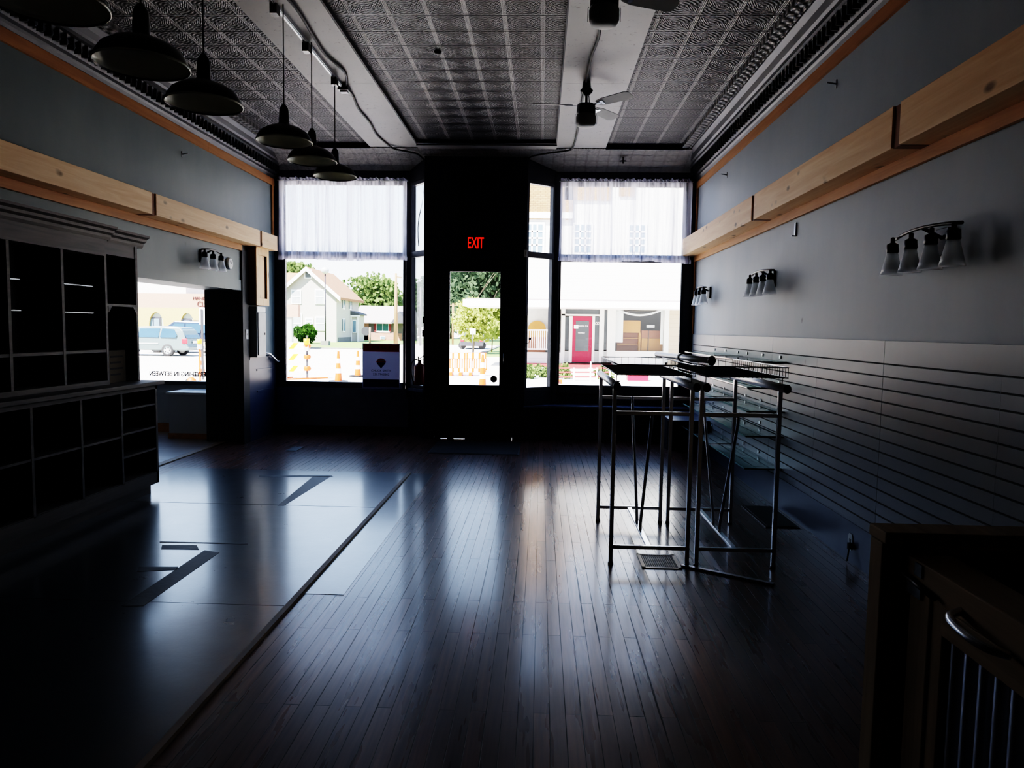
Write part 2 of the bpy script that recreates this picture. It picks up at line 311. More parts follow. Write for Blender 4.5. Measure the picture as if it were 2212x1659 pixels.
# ------------------------------------------------------------------ mesh builder
class MB:
    def __init__(s): s.v = []; s.f = []; s.sm = []; s.mi = []; s.cur = 0
    def add(s, vs, fs, smooth=False, T=None):
        o = len(s.v)
        for p in vs:
            p = Vector(p); s.v.append(T @ p if T is not None else p)
        for f in fs: s.f.append([i + o for i in f]); s.sm.append(smooth); s.mi.append(s.cur)
        return s
    def box(s, a, b, T=None):
        x0, y0, z0 = (min(a[i], b[i]) for i in range(3)); x1, y1, z1 = (max(a[i], b[i]) for i in range(3))
        return s.add([(x0, y0, z0), (x1, y0, z0), (x1, y1, z0), (x0, y1, z0), (x0, y0, z1), (x1, y0, z1), (x1, y1, z1), (x0, y1, z1)],
                     [(0, 3, 2, 1), (4, 5, 6, 7), (0, 1, 5, 4), (1, 2, 6, 5), (2, 3, 7, 6), (3, 0, 4, 7)], T=T)
    def tube(s, pts, r, seg=10, cap=True, r2=None, flat=1.0):
        pts = [Vector(p) for p in pts]; n = len(pts); rings = []; prev = None
        for i, p in enumerate(pts):
            d = (pts[min(i + 1, n - 1)] - pts[max(i - 1, 0)]).normalized()
            if prev is None:
                up = Vector((0, 0, 1)) if abs(d.z) < .9 else Vector((1, 0, 0)); a = d.cross(up).normalized()
            else:
                a = (prev - d * prev.dot(d)).normalized()
            b = d.cross(a); prev = a
            rr = r if r2 is None else r + (r2 - r) * i / max(1, n - 1)
            rings.append([p + a * (rr * math.cos(2 * PI * k / seg)) + b * (rr * flat * math.sin(2 * PI * k / seg)) for k in range(seg)])
        vs = [q for ring in rings for q in ring]; fs = []
        for i in range(n - 1):
            for k in range(seg):
                k2 = (k + 1) % seg; fs.append((i * seg + k, i * seg + k2, (i + 1) * seg + k2, (i + 1) * seg + k))
        s.add(vs, fs, True)
        if cap:
            o = len(s.v) - len(vs)
            for base, rev in ((0, True), ((n - 1) * seg, False)):
                idx = [o + base + k for k in range(seg)]; s.f.append(idx[::-1] if rev else idx); s.sm.append(False); s.mi.append(s.cur)
        return s
    def bar(s, p, q, w, h=None):
        """rectangular bar from p to q, w across, h tall"""
        h = h or w; p = Vector(p); q = Vector(q); d = (q - p).normalized()
        up = Vector((0, 0, 1)) if abs(d.z) < .95 else Vector((0, 1, 0)); a = d.cross(up).normalized(); b = a.cross(d)
        c = [(-w / 2, -h / 2), (w / 2, -h / 2), (w / 2, h / 2), (-w / 2, h / 2)]
        vs = [p + a * i + b * j for i, j in c] + [q + a * i + b * j for i, j in c]
        return s.add(vs, [(0, 1, 2, 3), (7, 6, 5, 4), (0, 4, 5, 1), (1, 5, 6, 2), (2, 6, 7, 3), (3, 7, 4, 0)])
    def lathe(s, prof, c=(0, 0, 0), seg=32, T=None):
        vs = []; fs = []
        for r, z in prof:
            for k in range(seg):
                a = 2 * PI * k / seg; vs.append((c[0] + r * math.cos(a), c[1] + r * math.sin(a), c[2] + z))
        for i in range(len(prof) - 1):
            for k in range(seg):
                k2 = (k + 1) % seg; fs.append((i * seg + k, i * seg + k2, (i + 1) * seg + k2, (i + 1) * seg + k))
        return s.add(vs, fs, True, T)
    def prism(s, poly, axis, a, b, close=True):
        """polygon in the two other axes, extruded along axis from a to b"""
        def P(p, t):
            l = [0, 0, 0]; o = [i for i in range(3) if i != axis]; l[o[0]], l[o[1]] = p; l[axis] = t; return tuple(l)
        n = len(poly); vs = [P(p, a) for p in poly] + [P(p, b) for p in poly]
        fs = [(i, (i + 1) % n, n + (i + 1) % n, n + i) for i in range(n if close else n - 1)]
        if close: fs += [tuple(range(n))[::-1], tuple(range(n, 2 * n))]
        return s.add(vs, fs)
    def quad(s, a, b, c, d): return s.add([a, b, c, d], [(0, 1, 2, 3)])
    def ball(s, c, r, seg=10, rings=6, sc=(1, 1, 1)):
        vs = []; fs = []
        for i in range(rings + 1):
            t = PI * i / rings
            for k in range(seg):
                a = 2 * PI * k / seg; vs.append((c[0] + r * sc[0] * math.sin(t) * math.cos(a), c[1] + r * sc[1] * math.sin(t) * math.sin(a), c[2] + r * sc[2] * math.cos(t)))
        for i in range(rings):
            for k in range(seg):
                k2 = (k + 1) % seg; fs.append((i * seg + k, (i + 1) * seg + k, (i + 1) * seg + k2, i * seg + k2))
        return s.add(vs, fs, True)
    def build(s, name, mat, parent=None, bevel=0, kind=None):
        off = Vector((0, 0, 0))
        me = bpy.data.meshes.new(name); me.from_pydata([tuple(v) for v in s.v], [], s.f)
        mats = mat if isinstance(mat, (list, tuple)) else [mat]
        for m in mats: me.materials.append(M_[m] if isinstance(m, str) else m)
        for p, sm, mi in zip(me.polygons, s.sm, s.mi): p.use_smooth = sm; p.material_index = mi
        me.update()
        import bmesh
        bm = bmesh.new(); bm.from_mesh(me); bmesh.ops.recalc_face_normals(bm, faces=bm.faces); bm.to_mesh(me); bm.free()
        o = bpy.data.objects.new(name, me); COL.objects.link(o)
        if parent: o.parent = parent
        if bevel:
            md = o.modifiers.new('bevel', 'BEVEL'); md.width = bevel; md.segments = 2; md.limit_method = 'ANGLE'
        if kind: o['kind'] = kind
        return o
    def wbuild(s, name, mat, parent, **k):
        """points given in room coordinates, parent an unrotated Empty"""
        l = parent.location
        if parent.parent: l = l + parent.parent.location
        s.v = [p - l for p in s.v]; return s.build(name, mat, parent, **k)

def tag(o, label, cat, group=None):
    o['label'] = label; o['category'] = cat
    if group: o['group'] = group
    return o
def thing(name, label, cat, loc=(0, 0, 0), rz=0, group=None):
    o = bpy.data.objects.new(name, None); COL.objects.link(o); o.location = loc; o.rotation_euler = (0, 0, rz); o.empty_display_size = .1
    return tag(o, label, cat, group)
def dup(root, loc, rz=0, label=None, group=None):
    r = root.copy(); COL.objects.link(r); r.location = loc; r.rotation_euler = (0, 0, rz)
    if label: r['label'] = label
    if group: r['group'] = group
    for ch in list(root.children):
        c = ch.copy(); COL.objects.link(c); c.parent = r
        for g in list(ch.children):
            d = g.copy(); COL.objects.link(d); d.parent = c
    return r
def struct(name, mb, m, parent=None, bevel=0): return mb.build(name, m, parent, bevel, kind='structure')
def box(a, b, T=None): return MB().box(a, b, T)

def text(name, body, size, mat, M4, parent=None, ext=.001, sx=1.0, align='CENTER', bold=0.0):
    cu = bpy.data.curves.new(name, 'FONT'); cu.body = body; cu.size = size; cu.extrude = ext; cu.align_x = align; cu.offset = size * bold; cu.align_y = 'CENTER'
    tmp = bpy.data.objects.new(name + '_c', cu); COL.objects.link(tmp)
    dg = bpy.context.evaluated_depsgraph_get(); dg.update(); me = bpy.data.meshes.new_from_object(tmp.evaluated_get(dg))
    bpy.data.objects.remove(tmp); me.name = name
    me.transform(M4 @ Matrix.Diagonal((sx, 1, 1, 1))); me.materials.clear(); me.materials.append(M_[mat])
    o = bpy.data.objects.new(name, me); COL.objects.link(o)
    if parent: o.parent = parent
    return o
FACE_CAM = Matrix.Rotation(PI / 2, 4, 'X')     # text upright, read from -y

# ------------------------------------------------------------------ the room
XL, XR, YF, YB, ZC = -3.72, 2.08, 10.0, -7.0, 3.8
struct('floor', box((-4.02, YB, -.12), (XR + .02, 10.12, 0)), 'plank')
# plywood sheets with a wood strip at their edge
mb = MB()
mb.box((-3.72, 5.842, 0), (-1.335, 7.28, .007)); mb.box((-3.72, 3.705, 0), (-1.335, 5.832, .007)); mb.box((-3.72, 1.2, 0), (-1.335, 3.70, .007))
mb.box((-1.30, 3.9, 0), (-1.075, 7.28, .002))
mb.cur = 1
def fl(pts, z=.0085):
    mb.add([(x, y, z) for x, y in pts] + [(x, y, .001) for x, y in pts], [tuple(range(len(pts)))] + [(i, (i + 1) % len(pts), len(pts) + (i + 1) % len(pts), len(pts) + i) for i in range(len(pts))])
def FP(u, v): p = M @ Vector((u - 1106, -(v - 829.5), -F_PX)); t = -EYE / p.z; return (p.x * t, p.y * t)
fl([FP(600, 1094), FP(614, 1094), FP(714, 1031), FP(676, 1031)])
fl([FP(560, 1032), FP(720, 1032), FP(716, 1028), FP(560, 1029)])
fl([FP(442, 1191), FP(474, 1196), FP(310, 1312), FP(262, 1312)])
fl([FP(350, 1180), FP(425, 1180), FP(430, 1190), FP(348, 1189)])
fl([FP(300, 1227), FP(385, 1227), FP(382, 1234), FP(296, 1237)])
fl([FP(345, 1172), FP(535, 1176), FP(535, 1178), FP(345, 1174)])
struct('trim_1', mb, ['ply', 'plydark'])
struct('trim_2', MB().prism([(-1.335, 0), (-1.30, 0), (-1.303, .016), (-1.332, .018)], 1, 1.2, 7.28), 'strip')
struct('trim_3', box((-4.06, 5.0, 0), (-3.98, 9.05, .012)), 'strip')
# left wall: solid from the opening header up, opening y 5.6..9.05
mb = MB()
mb.box((-4.25, YB, 0), (XL, 5.6, 3.95)); mb.box((-4.25, 5.6, 1.93), (XL, 9.05, 3.95)); mb.box((-4.25, 9.05, 0), (XL, YF, 3.95))
mb.box((XL, 5.6, 1.92), (XL + .012, 8.85, 2.05))
WL = struct('wall_left', mb, 'wall2')
struct('trim_4', MB().box((-4.26, 9.035, 0), (-3.70, 9.05, 1.93)).box((-3.72, 8.86, 0), (-3.695, 9.05, 2.42)), 'jamb')
mb = MB(); mb.box((XL, 9.05, 0), (-3.705, YF, 1.05)); mb.box((XL, 9.05, 1.05), (-3.69, YF, 1.085))
mb.box((-3.705, 9.3, .62), (-3.695, 9.9, .64)); mb.box((-3.705, 9.3, .9), (-3.695, 9.9, .92)); mb.box((XL, 9.0, 0), (-3.70, YF, .16))
struct('trim_5', mb, 'navy')
struct('trim_6', box((-3.722, 9.05, 1.085), (-3.712, YF, 2.46)), 'teal')
# right wall
WR = struct('wall_right', box((XR, YB, 0), (XR + .2, 10.12, 3.95)), 'wall')
# slat panel: boards with routed grooves, built as a profile run along the wall
top, bot, pitch, gw = 1.461, .27, .0762, .010
zs = [top]; z = 1.323
prof = [(XR, top), (XR - .02, top)]
grooves = []
while z > bot + .03:
    grooves.append(z); prof += [(XR - .02, z + gw / 2), (XR - .008, z + gw / 2), (XR - .008, z - gw / 2), (XR - .02, z - gw / 2)]; z -= pitch
prof += [(XR - .02, bot), (XR, bot)]
mb = MB()
for a, b in ((9.9, 8.672), (8.668, 6.508), (6.504, 4.417), (4.413, 2.2), (2.196, 0.), (-.004, YB)):
    mb.prism(prof, 1, b, a)
for y in (7.58, 5.46, 3.3, 9.35, 1.1): mb.box((XR - .0205, y - .001, bot), (XR - .019, y + .001, 1.318))
mb.cur = 1
for g in grooves: mb.box((XR - .0095, YB, g - gw / 2), (XR - .007, 9.9, g + gw / 2))
struct('trim_7', mb, ['slat', 'groove'])
struct('baseboard_right', MB().box((XR - .015, YB, 0), (XR, 9.9, .262)).box((XR - .028, YB, .262), (XR, 9.9, .27)), 'navy')
struct('wall_back', box((-4.25, YB - .2, 0), (XR + .2, YB, 3.95)), 'jamb')  # unseen wall, made black and set far back to cut bounced light
# ceiling
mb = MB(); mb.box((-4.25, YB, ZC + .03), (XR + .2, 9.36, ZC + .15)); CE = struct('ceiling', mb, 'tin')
mb = MB(); mb.prism([(9.36, 3.78), (9.55, 3.76), (YF, 3.63), (YF + .1, 3.63), (YF + .1, 3.95), (9.36, 3.95)], 0, -4.25, XR + .2); struct('ceiling_front', mb, 'tin2')
mb = MB(); mb.box((-3.38, 9.33, 3.77), (-2.22, 9.365, 3.84)); mb.box((.78, 9.33, 3.77), (1.75, 9.365, 3.84)); mb.box((-1.6, 9.14, 3.79), (.16, 9.2, 3.84)); struct('trim_8', mb, 'black')
mb = MB()
for a, b in ((-2.22, -1.6), (.16, .78)):
    for y0, y1 in ((YB, .6), (.603, 3.4), (3.403, 6.95), (6.953, 9.36)): mb.box((a, y0, ZC - .01), (b, y1, ZC + .03))
mb.box((-1.6, 9.2, 3.775), (.16, 9.36, 3.84)); struct('trim_9', mb, 'board')
mb = MB(); mb.box((-1.6, YB, ZC - .008), (-1.585, 9.2, ZC + .03)); mb.box((.148, YB, ZC - .008), (.16, 9.2, ZC + .03)); struct('trim_10', mb, 'jamb')
# cornices: wall moulding with eggs, dark cove, fret border
for sgn, X0, nm, n2 in ((1, XL, 'trim_11', 'trim_12'), (-1, XR, 'trim_13', 'trim_14')):
    pr = [(0, 3.505), (.018, 3.505), (.03, 3.53), (.045, 3.545), (.05, 3.57), (.115, 3.665), (.14, 3.675), (.145, 3.70), (.165, 3.715), (.185, 3.76), (.225, 3.79), (.235, 3.81), (.235, 3.86), (0, 3.86)]
    mb = MB(); mb.prism([(X0 + sgn * d, z) for d, z in pr], 1, YB, 9.98); mb.cur = 1
    y = .5
    while y < 9.9:
        mb.ball((X0 + sgn * .083, y, 3.618), .024, 8, 5, (1, .75, 1.2)); mb.box((X0 + sgn * .07, y + .036, 3.575), (X0 + sgn * .125, y + .044, 3.665)); y += .085
    struct(nm, mb, ['tinplain', 'bead'])
    mb = MB(); mb.prism([(X0 + sgn * .235, 3.80), (X0 + sgn * .24, 3.79), (X0 + sgn * .26, 3.79), (X0 + sgn * .26, 3.80), (X0 + sgn * .335, 3.80), (X0 + sgn * .335, 3.788), (X0 + sgn * .35, 3.788), (X0 + sgn * .35, 3.86), (X0 + sgn * .235, 3.86)], 1, YB, 9.36)
    struct(n2, mb, 'fret')
# orange picture rails under the cornice and upright at the front corner
mb = MB()
for y0, y1 in ((YB, 3.0), (3.005, 8.0), (8.005, 9.985)): mb.box((XL, y0, 3.405), (XL + .022, y1, 3.5))
mb.box((XL, 9.90, 2.7), (XL + .02, 9.96, 3.405)); struct('trim_15', mb, 'trimwood')
mb = MB()
for y0, y1 in ((YB, 4.2), (4.205, 9.985)): mb.box((XR - .022, y0, 3.41), (XR, y1, 3.5))
mb.box((XR - .02, 9.92, 1.47), (XR, 9.965, 3.41)); struct('trim_16', mb, 'trimwood')

# front wall: windows, angled panes, door wall
D1, D2 = 10.0, 10.12
DW = 9.62
mb = MB()
mb.box((-4.25, D1, 0), (-1.83, D2, .62)); mb.box((.19, D1, 0), (XR + .2, D2, .62))
mb.box((-4.25, D1, 3.45), (-1.83, D2, 3.95)); mb.box((.19, D1, 3.45), (XR + .2, D2, 3.95))
mb.box((-4.25, D1, .62), (-3.60, D2, 3.45)); mb.box((1.92, D1, .62), (XR + .2, D2, 3.45))
# door wall: jambs either side of the door, wall above
mb.box((-1.56, DW, 0), (-1.42, DW + .14, 3.9)); mb.box((-.36, DW, 0), (-.20, DW + .14, 3.9)); mb.box((-1.42, DW, 2.42), (-.36, DW + .14, 3.9))
# angled bulkheads below and above the side lights
def ang(mb, xa, ya, xb, yb, z0, z1, th=.05):
    d = Vector((xb - xa, yb - ya, 0)).normalized(); n = Vector((-d.y, d.x, 0)) * th / 2
    a = Vector((xa, ya, 0)); b = Vector((xb, yb, 0)); c = [a - n, b - n, b + n, a + n]
    mb.add([(p.x, p.y, z0) for p in c] + [(p.x, p.y, z1) for p in c], [(0, 3, 2, 1), (4, 5, 6, 7), (0, 1, 5, 4), (1, 2, 6, 5), (2, 3, 7, 6), (3, 0, 4, 7)])
LA = (-1.80, 10.03, -1.535, 9.70); RA = (.165, 10.03, -.225, 9.70)
for A in (LA, RA): ang(mb, *A, 0, .66, .08); ang(mb, *A, 3.47, 3.9, .08)
WF = struct('wall_front', mb, 'black')
mb = MB().box((-3.70, D1 - .035, .60), (-1.83, D1, .64)); mb.box((-3.70, D1 - .012, .1), (-1.83, D1, .6)); ang(mb, -1.81, 9.98, -1.56, 9.65, .62, .66, .05); struct('trim_17', mb, 'sill')
def window(n, x0, x1, z0, z1, rail, fr=.035):
    mb = MB(); y0, y1 = D1 + .0, D1 + .06
    mb.box((x0 - fr, y0, z0 - fr), (x0, y1, z1 + fr)); mb.box((x1, y0, z0 - fr), (x1 + fr, y1, z1 + fr)); mb.box((x0 - fr, y0, .60), (x1 + fr, y1, z0)); mb.box((x0, y0, z1), (x1, y1, z1 + fr))
    mb.box((x0, y0 - .01, rail[0]), (x1, y1, rail[1]))
    w = struct(n, mb, 'frame', bevel=.004)
    g = box((x0, D1 + .028, z0), (x1, D1 + .034, rail[0])).box((x0, D1 + .028, rail[1]), (x1, D1 + .034, z1)).build('glass_pane', 'glass', w); g['kind'] = 'structure'
    return w
window('window_1', -3.565, -1.915, .72, 3.435, (2.425, 2.525))
window('window_2', .265, 1.90, .735, 3.435, (2.425, 2.525))
def slanted(n, A):
    mb = MB(); a = Vector((A[0], A[1], 0)); b = Vector((A[2], A[3], 0))
    def seg(t0, t1, z0, z1, th): p = a.lerp(b, t0); q = a.lerp(b, t1); ang(mb, p.x, p.y, q.x, q.y, z0, z1, th)
    seg(0, .12, .66, 3.47, .07); seg(.93, 1, .66, 3.47, .07); seg(0, 1, .66, .71, .07); seg(0, 1, 3.42, 3.47, .07); seg(0, 1, 2.45, 2.53, .075)
    w = struct(n, mb, 'frame', bevel=.003)
    mb = MB(); p = a.lerp(b, .1); q = a.lerp(b, .95); ang(mb, p.x, p.y, q.x, q.y, .7, 2.46, .006); ang(mb, p.x, p.y, q.x, q.y, 2.52, 3.43, .006); g = mb.build('glass_pane', 'glass', w); g['kind'] = 'structure'
slanted('window_3', LA); slanted('window_4', RA)
struct('trim_18', MB().box((-1.87, D1 - .02, .5), (-1.775, D2, 3.6)).box((.14, D1 - .02, .5), (.235, D2, 3.6)), 'frame', bevel=.006)
# front door
mb = MB(); gx0, gx1, gz0, gz1 = -1.222, -.548, .735, 2.25
mb.box((-1.415, DW + .05, .02), (gx0, DW + .095, 2.41)); mb.box((gx1, DW + .05, .02), (-.365, DW + .095, 2.41)); mb.box((gx0, DW + .05, .02), (gx1, DW + .095, gz0)); mb.box((-1.415, DW + .05, .005), (-.365, DW + .09, .03)); mb.box((-1.0, DW + .0, .0), (-.365, DW + .11, .012)); mb.box((-1.24, DW + .0, .0), (-1.16, DW + .11, .012)); mb.box((-1.415, DW + .0, .0), (-1.34, DW + .11, .012)); mb.box((gx0, DW + .05, gz1), (gx1, DW + .095, 2.41))
mb.box((-1.15, DW + .04, .15), (-.62, DW + .05, .6)); mb.box((-1.46, DW + .095, .03), (-1.36, DW + .12, 2.5)); mb.box((-.42, DW + .095, .03), (-.32, DW + .12, 2.5)); mb.box((-1.46, DW + .095, 2.38), (-.32, DW + .12, 2.5))
dr = struct('door_1', mb, 'black', bevel=.004)
g = box((gx0, DW + .07, gz0), (gx1, DW + .076, gz1)).build('glass_pane', 'glass', dr); g['kind'] = 'structure'
mb = MB().box((-.50, DW + .02, .98), (-.46, DW + .05, 1.22)).tube([(-.48, DW - .03, 1.03), (-.48, DW - .03, 1.17)], .012); mb.tube([(-.48, DW + .03, 1.03), (-.48, DW - .03, 1.03)], .01); mb.tube([(-.48, DW + .03, 1.17), (-.48, DW - .03, 1.17)], .01); mb.build('door_handle', 'bronze', dr)
box((-1.1, DW + .02, 2.27), (-.8, DW + .05, 2.31)).build('door_closer', 'bronze', dr)
# moulded square panel high over the door
mb = MB()
x0, x1, z0, z1 = -1.12, -.60, 2.96, 3.46
for w0, dd in ((0, .02), (.06, .012)):
    mb.box((x0 + w0, DW - dd, z0 + w0), (x1 - w0, DW, z0 + w0 + .03)); mb.box((x0 + w0, DW - dd, z1 - w0 - .03), (x1 - w0, DW, z1 - w0)); mb.box((x0 + w0, DW - dd, z0 + w0), (x0 + w0 + .03, DW, z1 - w0)); mb.box((x1 - w0 - .03, DW - dd, z0 + w0), (x1 - w0, DW, z1 - w0))
struct('trim_19', mb, 'jamb')

# side room beyond the left opening
struct('floor_side_room', box((-9, 2.0, -.12), (-4.02, 9.9, .0)), 'sidefloor')
mb = MB(); mb.box((-9, 9.78, 0), (-4.25, 9.9, .70)); mb.box((-9, 9.78, 2.9), (-4.25, 9.9, 3.95)); mb.box((-4.42, 9.78, .7), (-4.25, 9.9, 2.9)); mb.box((-9, 9.78, .7), (-7.9, 9.9, 2.9)); mb.box((-9.2, 2, 0), (-9, 9.9, 3.95)); mb.box((-9.2, 1.8, 0), (-4.25, 2, 3.95))
struct('wall_side_room', mb, 'sidewall')
struct('ceiling_side_room', box((-9.2, 1.8, 3.4), (-4.25, 9.9, 3.5)), 'board')
struct('baseboard_side_room', box((-9, 9.755, 0), (-4.25, 9.78, .12)), 'trimwood')
mb = MB(); mb.box((-7.9, 9.74, .66), (-4.42, 9.86, .71)); mb.box((-7.9, 9.80, .71), (-7.86, 9.86, 2.9)); mb.box((-4.46, 9.80, .71), (-4.42, 9.86, 2.9)); mb.box((-7.9, 9.80, 2.86), (-4.42, 9.86, 2.9))
w5 = struct('window_5', mb, 'frame'); g = box((-7.86, 9.83, .71), (-4.46, 9.836, 2.86)).build('glass_pane', 'glass', w5); g['kind'] = 'structure'
o = text('window_lettering', 'EVERYTHING IN BETWEEN', .088, 'dkplastic', Matrix.Translation((-5.0, 9.845, .80)) @ Matrix.Rotation(PI, 4, 'Z') @ FACE_CAM, w5, sx=.84, bold=.03)
t = thing('low_cabinet', 'pale grey boxed cabinet with white top under the side room window', 'cabinet', (-4.5, 9.45, 0))
box((-.34, -.25, .06), (.24, .28, .58)).build('body', 'sidewall', t, bevel=.006); box((-.36, -.28, .58), (.24, .29, .61)).build('top', 'whitepl', t, bevel=.004); box((-.35, -.26, 0), (.24, .28, .07)).build('plinth', 'trimwood', t)

# ------------------------------------------------------------------ timber beams on the walls
def beam(side, label, segs, y0, y1, zb, zt):
    s = 1 if side == 'L' else -1; X0 = XL if side == 'L' else XR; p = .19
    t = thing('timber_beam', label, 'beam', (X0, 5, zb))
    for a, b in segs:
        box((X0, a, zb), (X0 + s * p, b, zt)).wbuild('beam_segment', 'pine', t, bevel=.004)
    for (a, b), (c, d) in zip(segs, segs[1:]):
        box((X0, b, zb - .002), (X0 + s * (p - .012), c, zt - .004)).wbuild('cleat', 'pine_cleat', t)
    box((X0, y0, zb - .075), (X0 + s * .03, y1, zb)).wbuild('backing_board', 'pine_or', t, bevel=.003)
beam('L', 'boxed knotty pine beam along the left wall above the dark shelving', [(YB, 2.3), (2.36, 6.50), (6.57, 9.02), (9.08, 9.62)], YB, 8.86, 2.485, 2.68)
beam('R', 'boxed knotty pine beam along the right wall above the wall lamps', [(YB, 1.2), (1.25, 4.02), (4.10, 6.66), (6.73, 9.97)], YB, 9.97, 2.51, 2.735)
# boxed pine column under the left beam
t = thing('boxed_column', 'short boxed pine column between the left beam and the grey electrical panel', 'column', (XL, 9.26, 1.75))
X1 = XL + .11
mb = MB(); mb.box((XL, 9.06, 1.75), (X1, 9.08, 2.485)); mb.box((XL, 9.45, 1.75), (X1, 9.47, 2.485)); mb.box((XL, 9.06, 1.75), (X1, 9.47, 1.77)); mb.wbuild('box_sides', 'pine_cleat', t)
mb = MB(); mb.box((X1, 9.055, 1.75), (X1 + .015, 9.12, 2.485)); mb.box((X1, 9.41, 1.75), (X1 + .015, 9.475, 2.485)); mb.box((X1, 9.12, 1.75), (X1 + .015, 9.41, 1.84)); mb.box((X1, 9.12, 2.39), (X1 + .015, 9.41, 2.485)); mb.wbuild('face_frame', 'pine_z', t, bevel=.002)
box((X1 - .02, 9.12, 1.84), (X1 - .005, 9.37, 2.39)).wbuild('inset_panel', 'pine_z', t)
# electrical panel
t = thing('electrical_panel', 'grey metal electrical panel box under the pine column', 'fuse box', (XL, 9.25, 1.1))
box((XL + .0, 9.11, 1.085), (XL + .10, 9.40, 1.735)).wbuild('cabinet_box', 'lightpl', t, bevel=.005)
mb = box((XL + .10, 9.135, 1.11), (XL + .112, 9.385, 1.66)); d = mb.wbuild('panel_door', 'lightpl', t, bevel=.004)
box((XL + .112, 9.33, 1.37), (XL + .118, 9.35, 1.40)).wbuild('latch', 'dkplastic', t)
mb = MB(); mb.box((XL + .1, 9.12, 1.67), (XL + .106, 9.39, 1.73)); mb.wbuild('top_flange', 'whitepl', t)
# light switch, clock
t = thing('light_switch', 'white light switch on the black corner post by the opening', 'switch', (-3.695, 8.97, 1.38))
box((0, -.035, -.06), (.008, .035, .06)).build('plate', 'whitepl', t, bevel=.002); box((.008, -.006, -.012), (.016, .006, .012)).build('toggle', 'whitepl', t)
t = thing('wall_thermometer', 'small round white dial on the left wall over the opening', 'dial', (XL, 8.51, 2.22))
R90 = Matrix.Rotation(PI / 2, 4, 'Y')
MB().lathe([(0, 0), (.066, 0), (.07, .01), (.066, .03), (.058, .034), (0, .034)], seg=28, T=R90).build('case', 'whitepl', t)
MB().lathe([(0, .035), (.048, .035)], seg=24, T=R90).build('dial_face', 'lightpl', t)
MB().bar((.037, 0, 0), (.037, .03, .02), .004, .003).bar((.037, 0, 0), (.037, -.012, .03), .004, .003).build('hand', 'dkplastic', t)
# handrail
t = thing('handrail', 'short grey pipe handrail sloping to the front left corner', 'handrail', (XL, 9.5, 1.1))
MB().tube([(XL, 9.42, 1.135), (XL + .06, 9.46, 1.13), (XL + .07, 9.62, 1.115), (XL + .07, 9.9, 1.0), (XL + .07, 9.97, 1.0)], .014).wbuild('rail', 'steel', t)
MB().tube([(XL, 9.66, 1.08), (XL + .07, 9.66, 1.10)], .009).wbuild('bracket', 'steel', t)
# wall hooks
def hook(x, y, z, s, label):
    t = thing('wall_hook', label, 'hook', (x, y, z), 0, None)
    MB().tube([(0, 0, 0), (s * .07, 0, .01)], .006, 8).build('shank', 'steel', t); MB().tube([(0, 0, -.03), (0, 0, .03)], .007, 8).build('plate', 'steel', t); return t
hook(XL, 7.44, 3.237, 1, 'small metal hook high on the left wall under the orange rail')
hook(XR, 5.39, 3.277, -1, 'dark hook high on the right wall, nearer of the two')
hook(XR, 8.43, 3.273, -1, 'dark hook high on the right wall near the front window')
t = thing('wall_bracket', 'thin upright metal strip on the right wall below the beam', 'bracket', (XR, 6.09, 2.35)); box((-.012, -.012, -.06), (0, .012, .05)).build('strip', 'steel', t); box((-.04, -.01, -.06), (0, .01, -.052)).build('foot', 'steel', t)

# ------------------------------------------------------------------ wall lamps
def sconce(label, loc, rz, n):
    """bar lamp: local +x points out of the wall, lamps spread along y"""
    t = thing('wall_lamp', label, 'wall lamp', loc, rz, 'bar lamps with clear glass shades')
    L = .20 * (n - 1)
    box((0, -.06, -.07), (.022, .06, .07)).build('backplate', 'bronze', t, bevel=.004)
    pts = [(.10 + .03 * math.cos(a * PI / 2 / 6), a / 6 * (L / 2 + .02), .07 - .018 * (a / 6) ** 2) for a in range(-6, 7)]
    mb = MB().tube(pts, .009, 8); mb.tube([(.02, 0, .02), (.12, 0, .07)], .01, 8); mb.build('bar', 'bronze', t)
    for k in range(n):
        y = -L / 2 + k * .20
        c = MB().lathe([(.004, .06), (.012, .055), (.012, .03), (.03, .02), (.033, -.02), (.028, -.03), (0, -.03)], (.125, y, 0), 18).build('socket_cup', 'bronze', t)
        MB().lathe([(.028, -.02), (.036, -.06), (.048, -.11), (.058, -.15), (.056, -.15), (.046, -.11), (.034, -.06), (.026, -.02)], (.125, y, 0), 24).build('glass_shade', 'shadeglass', t)
        MB().lathe([(.012, -.03), (.014, -.05), (.027, -.085), (.03, -.105), (.022, -.13), (0, -.138)], (.125, y, 0), 18).build('bulb', 'bulb', t)
    return t
sconce('four-shade bar lamp on the right wall nearest the camera', (XR, 3.86, 1.98), PI, 4)
sconce('middle bar lamp on the right wall with four glass shades', (XR, 6.62, 1.98), PI, 4)
sconce('small bar lamp on the right wall closest to the front window', (XR, 9.06, 1.98), PI, 3)
sconce('bar lamp on the left wall over the opening beside a round dial', (XL, 7.85, 2.24), 0, 3)

